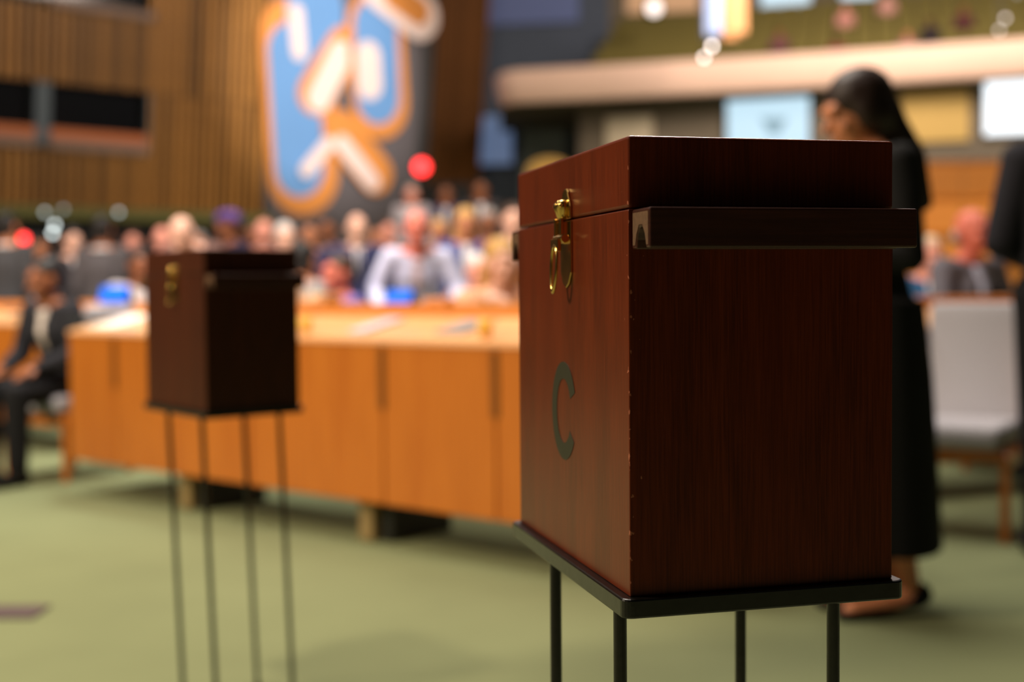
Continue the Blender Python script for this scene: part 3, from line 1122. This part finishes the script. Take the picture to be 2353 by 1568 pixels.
def hand(mb_, wr, hd, hn, s_):
    d = sides(hd, s_).normalized()
    n_ = sides(hn, s_)
    n_ = (n_ - d * n_.dot(d)).normalized()
    t = d.cross(n_) * s_
    if t.y > 0 and abs(t.y) > abs(t.x):
        t = -t
    mb_.cap(wr, wr + d * .03, .024, .026)
    for k in (-1, 0, 1):
        mb_.cap(wr + d * .03 + t * .02 * k, wr + d * .078 + t * .027 * k, .017, .013, 8, 2)
    for i, L in enumerate((.066, .078, .072, .054)):
        b_ = wr + d * (.082 - .004 * abs(i - 1.2)) + t * (.036 - .0245 * i)
        m_ = b_ + d * L * .5 + n_ * .006
        mb_.cap(b_, m_, .0098, .009, 8, 2)
        mb_.cap(m_, m_ + d * L * .38 + n_ * L * .34, .009, .0078, 8, 2)
    b_ = wr + d * .022 + t * .022
    m_ = b_ + t * .034 + d * .028 + n_ * .01
    mb_.cap(b_, m_, .014, .011, 8, 2)
    mb_.cap(m_, m_ + d * .032 + t * .008 + n_ * .01, .011, .0088, 8, 2)


def remesh(mb_, name, vox, it=2, fac=.5):
    me = mb_.mesh(name)
    tmp = bpy.data.objects.new('tmp', me)
    COL.objects.link(tmp)
    rm = tmp.modifiers.new('r', 'REMESH')
    rm.mode, rm.voxel_size, rm.adaptivity = 'VOXEL', vox, 0.0
    if it:
        sm = tmp.modifiers.new('s', 'SMOOTH')
        sm.factor, sm.iterations = fac, it
    dg = bpy.context.evaluated_depsgraph_get()
    out = bpy.data.meshes.new_from_object(tmp.evaluated_get(dg))
    out.name = name
    bpy.data.objects.remove(tmp)
    bpy.data.meshes.remove(me)
    out.polygons.foreach_set('use_smooth', [True] * len(out.polygons))
    out.materials.clear()
    return out


def body_mesh(j, female=False):
    b = MB()
    torso = [('pelvis', .115, 'waist', .098), ('waist', .098, 'chest', .115), ('chest', .11, 'neck', .06)]
    for a, ra, c, rc in torso:
        b.cap(j[a] + V((.035, 0, 0)), j[c] + V((.03, 0, 0)), ra * .85, rc * .85)
        b.cap(j[a] - V((.035, 0, 0)), j[c] - V((.03, 0, 0)), ra * .85, rc * .85)
    b.cap(j['neck'] - V((0, 0, .04)), j['head'] - V((0, -.012, .05)), .056, .052)
    for s_ in (-1, 1):
        sh, el, wr = (sides(j[k], s_) for k in ('sh', 'el', 'wr'))
        hp, kn, an, toe = (sides(j[k], s_) for k in ('hip', 'kn', 'an', 'toe'))
        b.cap(j['neck'] * .35 + j['chest'] * .65, sh, .085, .058)
        b.cap(j['neck'] - V((0, 0, .01)), sh, .05, .05)
        b.cap(sh, el, .054, .041)
        b.cap(el, wr, .040, .026)
        hand(b, wr, j['hd'], j['hn'], s_)
        b.cap(hp, kn, .085, .055)
        mid = kn * .7 + an * .3
        b.cap(kn, mid + V((0, .015, 0)), .052, .054)
        b.cap(mid + V((0, .015, 0)), an, .054, .035)
        b.cap(an + V((0, .02, -.045)), toe, .035, .028)
    M = head_matrix(j)
    R = M.to_3x3()
    E_ = lambda c, r: b.ell(M @ V(c), r, R)
    E_((0, .012, .025), (.076, .096, .092))
    E_((0, -.025, -.03), (.062, .068, .085))
    E_((0, -.047, -.088), (.040, .038, .028))
    b.cap(M @ V((0, -.090, .008)), M @ V((0, -.112, -.028)), .009, .0145, 8, 2)
    E_((0, -.093, -.062), (.026, .012, .010))
    b.cap(M @ V((-.036, -.082, .032)), M @ V((.036, -.082, .032)), .0135, .0135, 8, 2)
    for s_ in (-1, 1):
        E_((s_ * .079, .012, -.012), (.011, .022, .033))
        E_((s_ * .040, -.070, -.028), (.022, .018, .018))
    return remesh(b, 'body', .0085, 2, .45)


def jacket_mesh(j, loose=.022, hem=.17):
    b = MB()
    g = loose
    for s_ in (-1, 1):
        o_ = V((.045 * s_, 0, 0))
        b.cap(j['pelvis'] + o_ - V((0, 0, hem - .1)), j['waist'] + o_, .102 + g, .094 + g)
        b.cap(j['waist'] + o_, j['chest'] + o_, .094 + g, .105 + g)
        b.cap(j['chest'] + o_ * .8, j['neck'] - V((0, 0, .075)) + o_ * .8, .098 + g, .058)
        sh, el, wr = (sides(j[k], s_) for k in ('sh', 'el', 'wr'))
        b.cap(j['neck'] * .45 + j['chest'] * .55, sh, .088, .060 + g * .5)
        b.cap(j['neck'] - V((0, 0, .045)), sh - V((0, 0, .0)), .05, .048 + g * .5)
        b.cap(sh, el, .054 + g * .7, .046 + g * .7)
        b.cap(el, wr * .97 + el * .03, .046 + g * .7, .037 + g * .4)
    return remesh(b, 'jacket', .013, 3, .5)


def trouser_mesh(j):
    b = MB()
    for s_ in (-1, 1):
        hp, kn, an = (sides(j[k], s_) for k in ('hip', 'kn', 'an'))
        b.cap(j['pelvis'], hp, .118, .11)
        b.cap(hp, kn, .108, .078)
        b.cap(kn, an + V((0, 0, .02)), .078, .062)
    return remesh(b, 'trousers', .014, 3, .5)


def shoe_mesh(j, s_):
    an, toe = sides(j['an'], s_), sides(j['toe'], s_)
    b = MB()
    b.cap(an + V((0, .035, -.04)), toe + V((0, -.02, .005)), .046, .036)
    b.cap(an + V((0, .01, -.01)), an + V((0, .02, .02)), .046, .044)
    if j.get('pump'):
        b = MB()
        b.cap(an + V((0, .035, -.035)), toe + V((0, -.02, .0)), .042, .034)
    me = remesh(b, 'shoe', .008, 1, .4)
    z = min(v.co.z for v in me.vertices)
    for v in me.vertices:
        v.co.z = max(v.co.z, 0.0)
        if j.get('pump'):
            v.co.z = min(v.co.z, .03 + max(0, v.co.y - an.y + .04) * .9)
    return me


def shirt_mesh(j):
    """shirt front and collar showing between the lapels"""
    b = MB()
    c, n_, p = j['chest'], j['neck'], j['waist']
    up = (n_ - c).normalized()
    fw = up.cross(V((1, 0, 0))).normalized()
    if fw.y > 0:
        fw = -fw
    b.cap(n_ - up * .055 + fw * .052, c + fw * .105, .042, .034)
    b.cap(c + fw * .105, c * .55 + p * .45 + fw * .105, .034, .022)
    for s_ in (-1, 1):
        b.cap(n_ + V((.058 * s_, .02, -.012)), n_ + V((.02 * s_, 0, -.045)) + fw * .075, .017, .014)
    b.cap(n_ + V((-.05, .05, -.005)), n_ + V((.05, .05, -.005)), .018, .018)
    return remesh(b, 'shirt', .01, 1, .4)


def tie_mesh(j):
    b = MB()
    c, n_, p = j['chest'], j['neck'], j['waist']
    up = (n_ - c).normalized()
    fw = up.cross(V((1, 0, 0))).normalized()
    if fw.y > 0:
        fw = -fw
    b.cap(n_ - up * .06 + fw * .095, c + fw * .138, .012, .018)
    b.cap(c + fw * .138, c * .55 + p * .45 + fw * .125, .018, .016)
    return remesh(b, 'tie', .008, 1, .4)


def hair_mesh(j, style):
    M = head_matrix(j)
    R = M.to_3x3()
    b = MB()
    E_ = lambda c, r: b.ell(M @ V(c), r, R)
    if style == 'short':
        E_((0, .028, .048), (.084, .100, .084))
        E_((0, .055, -.02), (.081, .066, .068))
    elif style == 'bald':
        E_((0, .062, -.028), (.081, .058, .048))
    elif style == 'long':
        E_((0, .026, .046), (.088, .104, .090))
        E_((0, .06, -.03), (.092, .072, .09))
        for s_ in (-1, 1):
            b.cap(M @ V((.062 * s_, .04, -.02)), M @ V((.075 * s_, .055, -.20)), .042, .03)
        b.cap(M @ V((0, .08, -.05)), M @ V((0, .10, -.24)), .06, .04)
    elif style == 'turban':
        E_((0, .012, .070), (.104, .122, .070))
        b.cap(M @ V((-.06, -.055, .055)), M @ V((.06, -.07, .085)), .032, .03)
        b.cap(M @ V((-.08, .03, .03)), M @ V((.02, .10, .05)), .036, .036)
        b.cap(M @ V((.085, .02, .05)), M @ V((0, .105, .02)), .034, .036)
    elif style == 'pony':
        E_((0, .030, .040), (.094, .112, .096))
        E_((0, .040, -.02), (.092, .088, .085))
        E_((.072, .012, -.005), (.026, .048, .062))
        E_((-.072, .012, -.005), (.026, .048, .062))
        b.cap(M @ V((0, .10, -.02)), M @ V((0, .105, -.09)), .052, .05)
        b.cap(M @ V((0, .105, -.09)), M @ V((.0, .13, -.19)), .052, .05)
        b.cap(M @ V((0, .13, -.19)), M @ V((.0, .125, -.34)), .05, .03)
    return remesh(b, 'hair', .010, 2, .5)


def eye_mesh(j, s_):
    M = head_matrix(j)
    return MB().ell(M @ V((s_ * .031, -.079, .006)), (.0125, .008, .008), M.to_3x3()).mesh('eye', True)


POSES = {'stand': J_stand, 'lean': J_lean, 'bend': J_bend, 'sit': J_sit, 'sitdesk': J_sitdesk}
CACHE = {}


def cached(key, fn):
    if key not in CACHE:
        CACHE[key] = fn()
    return CACHE[key]


def skin(n):
    c = {'pale': S(244, 190, 168), 'pink': S(238, 160, 140), 'tan': S(206, 134, 96), 'brown': S(150, 90, 58), 'dark': S(92, 56, 38), 'red': S(222, 120, 100)}[n]
    return mat('skin_' + n, c, 0.5, noise=0.06, nscale=30)


def cloth(c):
    return mat('cloth_%d_%d_%d' % c, S(*c), 0.85, noise=0.1, nscale=70, bump=0.05, spec=0.25)


def hairm(c):
    return mat('hair_%d_%d_%d' % c, S(*c), 0.5, noise=0.25, nscale=80, spec=0.4)


def person(label, loc, rz, pose='stand', jacket=(40, 40, 46), legs=(30, 30, 34), shirt=(226, 224, 230), tie=None, skn='tan', hair=((34, 26, 24), 'short'), scale=1.0, face=False, j=None, group='delegates in the hall', shoes=(24, 22, 22), dress=None):
    key = pose
    jj = j or POSES[pose]()
    r_ = empty('person', loc, rz, label, 'person', group)
    r_.scale = (scale, scale, scale)
    sk = skin(skn)
    obj('body', cached((key, 'body'), lambda: body_mesh(jj)), sk, r_)
    if dress is None:
        obj('jacket', cached((key, 'jacket'), lambda: jacket_mesh(jj)), cloth(jacket), r_)
        obj('trousers', cached((key, 'trousers'), lambda: trouser_mesh(jj)), cloth(legs), r_)
        if shirt:
            obj('shirt', cached((key, 'shirt'), lambda: shirt_mesh(jj)), cloth(shirt), r_)
        if tie:
            obj('tie', cached((key, 'tie'), lambda: tie_mesh(jj)), cloth(tie), r_)
    for s_ in (-1, 1):
        obj('shoe', cached((key, 'shoe', s_), lambda: shoe_mesh(jj, s_)), cloth(shoes), r_)
    if hair:
        obj('turban' if hair[1] == 'turban' else 'hair', cached((key, 'hair', hair[1]), lambda: hair_mesh(jj, hair[1])), hairm(hair[0]), r_)
    if face:
        for s_ in (-1, 1):
            obj('eye', cached((key, 'eye', s_), lambda: eye_mesh(jj, s_)), mat('eye_dark', S(30, 24, 22), .2), r_)
    return r_


TOP = {'stand': 1.72, 'lean': 1.645, 'bend': 1.48, 'sit': 1.312, 'sitdesk': 1.307}


def crowd(px, ytop, d, label, face_deg=0.0, pose='stand', smin=.86, smax=1.1, base=0.0, chair=True, **kw):
    """head top seen at (px, ytop), standing or sitting d metres away"""
    q = at(px, ytop, d)
    sc = max(smin, min(smax, (q.z - base) / TOP[pose]))
    rz = math.radians(face_deg)
    jj = POSES[pose]()
    hx, hy = jj['head'].x * sc, jj['head'].y * sc
    x = q.x - (hx * math.cos(rz) - hy * math.sin(rz))
    y = q.y - (hx * math.sin(rz) + hy * math.cos(rz))
    p_ = person(label, (x, y, base), rz, pose, scale=sc, **kw)
    if pose.startswith('sit') and chair:
        kk = V((0, .06, 0))
        c_, s_ = math.cos(rz), math.sin(rz)
        place_chair((x - kk.y * s_, y + kk.y * c_, base), rz, 'grey chair under the ' + label.split(' sitting')[0].split(' behind')[0])
    return p_


blk = (32, 31, 36)
H = {'dark': (44, 30, 26), 'black': (26, 22, 22), 'brown': (66, 42, 28), 'grey': (150, 144, 142), 'white': (220, 212, 210), 'blond': (206, 160, 92)}
# ---- left group
crowd(18, 490, 10.6, 'person in a dark grey suit, back turned, by the red lamp at the slatted wall', 170, jacket=(72, 72, 76), skn='tan', hair=(H['black'], 'short'))
crowd(92, 545, 12.5, 'person in a blue top beyond the seated man in the dark suit', 20, jacket=(60, 110, 170), skn='tan', hair=(H['black'], 'long'), smin=.8)
crowd(166, 524, 10.9, 'person with a pale face and long dark hair beside the grey-suited back', 35, jacket=(44, 42, 48), skn='pale', hair=(H['black'], 'long'))
crowd(237, 497, 10.2, 'person in a charcoal suit seen from behind above the wide blue name plate', 176, jacket=(86, 82, 86), skn='brown', hair=(H['black'], 'short'))
crowd(305, 532, 13.0, 'person in a brown jacket beside the charcoal-suited back', 10, jacket=(92, 60, 44), skn='pink', hair=(H['brown'], 'short'))
crowd(322, 572, 9.7, 'person in a white blouse sitting beside the unlettered ballot box', 25, 'sit', jacket=(214, 206, 210), shirt=None, skn='brown', hair=(H['black'], 'long'), smin=.8)
crowd(372, 522, 11.4, 'person in a lilac jacket behind the stooping bald man', 20, jacket=(120, 112, 150), skn='pink', hair=(H['white'], 'bald'), smin=.8)
crowd(418, 512, 9.4, 'person stooping with a bare pink head above the unlettered ballot box', -12, 'bend', jacket=(120, 90, 84), skn='pale', hair=None)
crowd(455, 535, 13.4, 'person with grey hair half hidden behind the stooping bald man', 0, jacket=(66, 62, 64), skn='tan', hair=(H['grey'], 'short'), smin=.8)
crowd(523, 488, 10.7, 'person wearing a purple turban and dark blue clothes', -42, jacket=(44, 40, 66), shirt=None, skn='brown', hair=((96, 70, 140), 'turban'))
crowd(606, 505, 11.7, 'person with a pink face and brown hair beside the purple turban', 12, jacket=(76, 58, 66), skn='pink', hair=(H['brown'], 'bald'))
crowd(655, 514, 10.2, 'person with a pink face and white hair beside the purple turban', 30, jacket=(150, 140, 156), skn='pale', hair=(H['white'], 'short'))
crowd(700, 560, 9.0, 'person in a pale grey jacket sitting with back turned near the unlettered ballot box', 160, 'sit', jacket=(150, 150, 152), skn='tan', hair=(H['black'], 'short'), smin=.8)
crowd(712, 512, 12.4, 'person in a navy suit with black hair before the mural foot', 0, jacket=(46, 54, 92), skn='tan', hair=(H['black'], 'short'))
crowd(752, 500, 12.8, 'person in a black suit with a dim brown face before the mural foot', -10, jacket=blk, skn='brown', hair=(H['black'], 'short'))
crowd(578, 515, 14.0, 'person in dark clothes far behind the purple turban', 0, jacket=(38, 38, 48), skn='brown', hair=(H['black'], 'short'), smin=.8)
crowd(820, 493, 10.4, 'person in a navy suit with a bare bright head and white shirt', 14, jacket=(54, 58, 96), skn='pale', hair=(H['white'], 'bald'), tie=(40, 40, 60))
crowd(866, 520, 13.6, 'person in a black suit behind the navy-suited bald man', 0, jacket=blk, skn='tan', hair=(H['black'], 'short'), smin=.8)
crowd(893, 506, 13.0, 'person with a dim face and brown hair behind the light jacket', 8, jacket=(48, 44, 50), skn='pink', hair=(H['brown'], 'short'))
crowd(776, 588, 7.6, 'person in a violet shirt sitting turned aside below the navy-suited bald man', -55, 'sit', jacket=(110, 100, 170), shirt=None, skn='red', hair=(H['brown'], 'short'), smin=.85)
crowd(958, 486, 7.7, 'person in a light blue jacket leaning on the desk with both hands', 4, 'lean', jacket=(206, 208, 240), shirt=(222, 196, 206), skn='red', hair=(H['grey'], 'bald'), face=True, legs=(70, 70, 80))
crowd(945, 425, 16.2, 'person in a white shirt standing on the dark platform', 0, base=.62, jacket=(176, 166, 172), skn='pink', hair=(H['grey'], 'short'))
crowd(1024, 426, 16.4, 'person in a navy suit standing on the dark platform', 0, base=.62, jacket=(44, 50, 84), skn='brown', hair=(H['black'], 'short'))
crowd(1104, 415, 16.0, 'person in a dark suit standing on the platform below the corner screen', 0, base=.62, jacket=(60, 56, 60), skn='brown', hair=(H['black'], 'short'))
crowd(1008, 505, 12.6, 'person with short blond hair behind the light blue jacket', 0, jacket=(58, 54, 60), skn='tan', hair=(H['blond'], 'short'))
crowd(1070, 480, 9.8, 'person with blond hair in a royal blue suit', 6, jacket=(62, 74, 140), skn='tan', hair=(H['blond'], 'long'), shirt=(236, 230, 226))
crowd(1122, 482, 11.6, 'person in a violet shirt with a dim face beside the blond person', 0, jacket=(96, 84, 120), shirt=None, skn='brown', hair=(H['grey'], 'short'))
crowd(1178, 472, 9.6, 'person with a peach-lit face at the side of the lettered ballot box', 10, jacket=(150, 96, 70), skn='pale', hair=(H['brown'], 'short'))
crowd(1098, 585, 8.7, 'person with white hair sitting beside the peach jacket', 25, 'sit', jacket=(180, 140, 130), skn='pink', hair=(H['white'], 'short'), smin=.85)
crowd(1152, 552, 6.55, 'person in a peach jacket sitting with forearms on the desk', 18, 'sitdesk', jacket=(244, 186, 150), shirt=None, skn='pale', hair=(H['blond'], 'long'), smin=.85, legs=(90, 70, 60))
# ---- right group
crowd(2236, 480, 7.3, 'person with grey hair and a red face in a grey suit behind the desk', 26, 'sit', jacket=(112, 110, 122), shirt=(186, 190, 216), skn='red', hair=(H['grey'], 'bald'), face=True, smax=1.14)
crowd(2138, 545, 8.4, 'person in a blue top sitting far behind the woman in black', 0, 'sit', jacket=(50, 96, 140), skn='pink', hair=((214, 190, 160), 'short'), smin=.8)

# ---- the man sitting at the aisle
J = J_sit()
J.update(hy=-.25, hp=.2, chest=V((0, .0, .89)), neck=V((0, -.03, 1.04)), head=V((0, -.08, 1.185)), sh=V((.172, -.03, 1.0)), el=V((.24, -.06, .74)), wr=V((.13, -.27, .665)))
ps = floor_at(100, 1075)
ps.y = 7.15
ps.x = xat(128, 7.15)
person('person in a black suit and white shirt sitting at the aisle end of the desk', ps, math.radians(-30), 'aisle', jacket=(40, 40, 46), legs=(26, 26, 30), shirt=(228, 214, 204), skn='brown', hair=(H['black'], 'short'), face=True, j=J, scale=.93)
place_chair((ps.x - .06 * math.sin(math.radians(-30)) * 1, ps.y + .06 * math.cos(math.radians(-30)), 0), math.radians(-30), 'grey chair with wooden frame under the man sitting at the aisle')

J = J_stand()
J.update(wr=V((.06, -.21, 1.04)), el=V((.235, .0, 1.12)), hd=V((-.6, -1, 0)), hn=V((0, 0, -1)))
person('person in a black suit standing beside the empty grey chair', (xat(2462, 4.75), 4.75, 0), math.radians(168), 'rightman', jacket=(36, 36, 44), legs=(22, 22, 26), skn='tan', hair=(H['black'], 'short'), scale=1.06, j=J)

# ---- woman in black, facing left
J = J_stand()
J.update(hp=.34, hy=0.0, neck=V((0, .0, 1.44)), head=V((0, -.055, 1.575)), an=V((.06, .10, .10)), toe=V((.075, -.10, .03)), el=V((.215, .02, 1.12)), wr=V((.07, -.27, 1.12)), hd=V((-.4, -1, .1)), hn=V((0, 0, -1)), kn=V((.07, 0, .5)), hip=V((.08, .01, .93)), pump=True)


def dress_mesh(j):
    b = MB()
    for s_ in (-1, 1):
        o_ = V((.03 * s_, 0, 0))
        b.cap(j['pelvis'] + o_, j['waist'] + o_, .118, .092)
        b.cap(j['waist'] + o_, j['chest'] + o_, .092, .108)
        b.cap(j['chest'] + o_, j['neck'] - V((0, 0, .07)) + o_, .10, .056)
        sh, el, wr = (sides(j[k], s_) for k in ('sh', 'el', 'wr'))
        b.cap(j['neck'] * .45 + j['chest'] * .55, sh, .086, .064)
        b.cap(sh, el, .062, .05)
        b.cap(el, wr * .95 + el * .05, .05, .038)
    n = 20
    rings = []
    for z, rx, ry, cy in ((.99, .178, .145, .01), (.75, .180, .170, .02), (.45, .170, .185, .03), (.20, .172, .195, .035)):
        rings.append((z, rx, ry, cy))
    base = len(b.v)
    for z, rx, ry, cy in rings:
        for k in range(n):
            t = 2 * math.pi * k / n
            wv = 1 + .04 * math.sin(5 * t) * (1 - z)
            b.v.append(V((rx * math.cos(t) * wv, cy + ry * math.sin(t) * wv, z)))
    for i in range(3):
        for k in range(n):
            k2 = (k + 1) % n
            b.f.append([base + i * n + k, base + i * n + k2, base + (i + 1) * n + k2, base + (i + 1) * n + k])
    b.f.append([base + k for k in range(n)])
    b.f.append([base + 3 * n + k for k in reversed(range(n))])
    return remesh(b, 'dress', .012, 3, .5)


WD = 3.98
wrz = math.radians(-80)
q = at(1972, 165, WD)
wsc = 1.0
hxy = J['head'] * wsc
wx = q.x - (-hxy.y * math.sin(wrz))
wy = q.y - (hxy.y * math.cos(wrz))
wsc = q.z / 1.70
wp = person('person in a long black dress with a dark ponytail, head bowed', (wx - .01, wy, 0), wrz, 'woman', skn='tan', hair=(H['dark'], 'pony'), j=J, dress=True, face=True, scale=wsc, shoes=(26, 26, 30))
obj('dress', dress_mesh(J), cloth((17, 17, 19)), wp)

# ---- a few people up in the gallery
for i, (px, row, c, s_) in enumerate(((1790, 1, (110, 70, 76), 'brown'), (1938, 3, (210, 150, 140), 'pink'), (2032, 4, (214, 160, 150), 'pale'),
                                      (2140, 1, (36, 32, 42), 'dark'), (2215, 2, (84, 44, 50), 'brown'), (1925, 0, (120, 60, 50), 'dark'), (2090, 0, (150, 110, 110), 'tan'))):
    xs, ya, sl, zt = ROWP[row]
    x = at(px, 80, 36.5).x
    y = ya + sl * (x - xs)
    x = at(px, 80, y).x
    y = ya + sl * (x - xs)
    lab = ['person in a maroon top sitting in the gallery above the wide lit screen', 'person in a pink top sitting in the gallery', 'person in a rose top sitting high in the gallery', 'person in a black top sitting in the second gallery row', 'person in a dark red top sitting in the gallery', 'person in a rust top sitting in the gallery by the balcony front', 'person in a dusty pink top sitting in the gallery by the balcony front'][i]
    person(lab, (x, y + .0, zt - .14), math.atan(sl), 'sit', jacket=c, skn=s_, shirt=None, group='people in the gallery')

# chairs behind the long desk
for px, q_, lab in ((400, 1.1, 'grey chair behind the long desk beside the unlettered ballot box'),):
    p = on_desk(px, q_)
    place_chair(p, drz + math.radians(6), lab)

# ------------------------------------------------------------------ lamps
def lamp(name, px, py, d, r, col, strength, label, group=None, stem=None):
    p = at(px, py, d)
    t = empty(name, p, 0, label, 'lamp', group)
    obj('bulb', MB().ell((0, 0, 0), (r, r, r)).mesh('bulb', True), mat('glow_' + '_'.join('%d' % (c * 100) for c in col) + '_%d' % (strength * 10), S(60, 60, 60), .4, emit=col + (1,), estr=strength), t)
    hs = MB()
    hs._rings([(V((0, r * .2, 0)), r * 1.25), (V((0, r * 2.6, 0)), r * 1.0), (V((0, r * 2.6, 0)), r * .3)], V((1, 0, 0)), V((0, 0, 1)), 14, V((0, r * .3, 0)), V((0, r * 3.2, 0)))
    obj('housing', hs.mesh('housing', True), black, t)
    if stem:
        obj('stem', MB().cyl((0, r * 1.5, 0), (0, r * 1.5, stem if stem > 0 else -p.z), r * .25, n=8), black, t)


RED = (1.0, 0.03, 0.03)
lamp('signal_lamp', 969, 384, 20.5, .12, RED, 6.0, 'round red signal lamp beside the mural', 'red signal lamps', -1)
lamp('signal_lamp', 55, 549, 12.0, .045, RED, 6.0, 'red signal lamp behind the dark grey back', 'red signal lamps', -1)
CW = (.86, .95, .92)
for px, py, s_, lab in ((103, 488, 1.6, 'small pale wall lamp in a cluster on the olive band'), (146, 481, .8, 'faint pale wall lamp in a cluster on the olive band'), (273, 488, 1.6, 'lone pale wall lamp on the olive band'),
                        (126, 517, 4.5, 'bright pale lamp above another at the olive band'), (121, 536, 5.5, 'bright pale lamp below another at the olive band')):
    lamp('aisle_lamp', px, py, 30.5, .055, CW, s_, lab, 'pale lamps along the aisle wall')
PW = (1.0, .84, .76)
for px, py, s_, d, lab in ((1636, 106, 11, 29.0, 'upper bulb of the pair below the hanging speaker'), (1618, 132, 8, 29.0, 'lower bulb of the pair below the hanging speaker'), (2310, 42, 3, 30.0, 'upper dim bulb of the pair by the white booth window'),
                           (2296, 70, 2.5, 30.0, 'lower dim bulb of the pair by the white booth window'), (1503, 18, 14, 38.0, 'broad glowing lamp on the beige panel above the gallery')):
    lamp('spot_lamp', px, py, d, .05 if d < 36 else .22, PW, s_ if d < 36 else 2.2, lab, 'spot lamps before the gallery', 9.0 if d < 36 else None)
# hanging speaker in front of the gallery
p = at(1662, 60, 30.0)
hsr = empty('hanging_speaker', (p.x, p.y, p.z - .35), 0, 'hanging speaker column with orange wood case and side coloured as if lit blue', 'speaker')
obj('case', MB().b2((-.05, -.2, .12), (.52, .3, 3.2)).b2((-.05, -.2, .12), (.3, .3, .0)).mesh('case', bevel=.05), mat('speaker_wood', S(232, 170, 110), .5), hsr)
obj('blue_lit_side', MB().b2((-.46, -.18, .1), (-.06, .3, 3.2)).mesh('blue_lit_side', bevel=.04), mat('speaker_blue_lit', S(170, 196, 250), .5), hsr)  # blue light on this side is put into its colour
obj('rod', MB().cyl((0, 0, 3.1), (0, 0, 9), .03, n=8), black, hsr)
# rounded golden chair-back shape seen over the lettered box
p = at(1262, 362, 26.0)
gl = empty('lectern', (p.x, p.y, 0), 0, 'golden wooden lectern with a rounded top before the corner wall', 'lectern')
gp = [(0.46 * math.cos(math.pi * i / 14), p.z - .28 + .28 * math.sin(math.pi * i / 14)) for i in range(15)]
goldm = wood('gold_wood', S(206, 160, 70), S(222, 178, 86), None, 'Z', 30, .4, .02)
obj('rounded_front', MB().prism(gp + [(-.46, p.z - 1.1), (.46, p.z - 1.1)], lambda x, z: (x, 0, z), lambda x, z: (x, .1, z)), goldm, gl)
obj('pedestal', MB().b2((-.4, .1, 0), (.4, .6, p.z - .6)), goldm, gl)
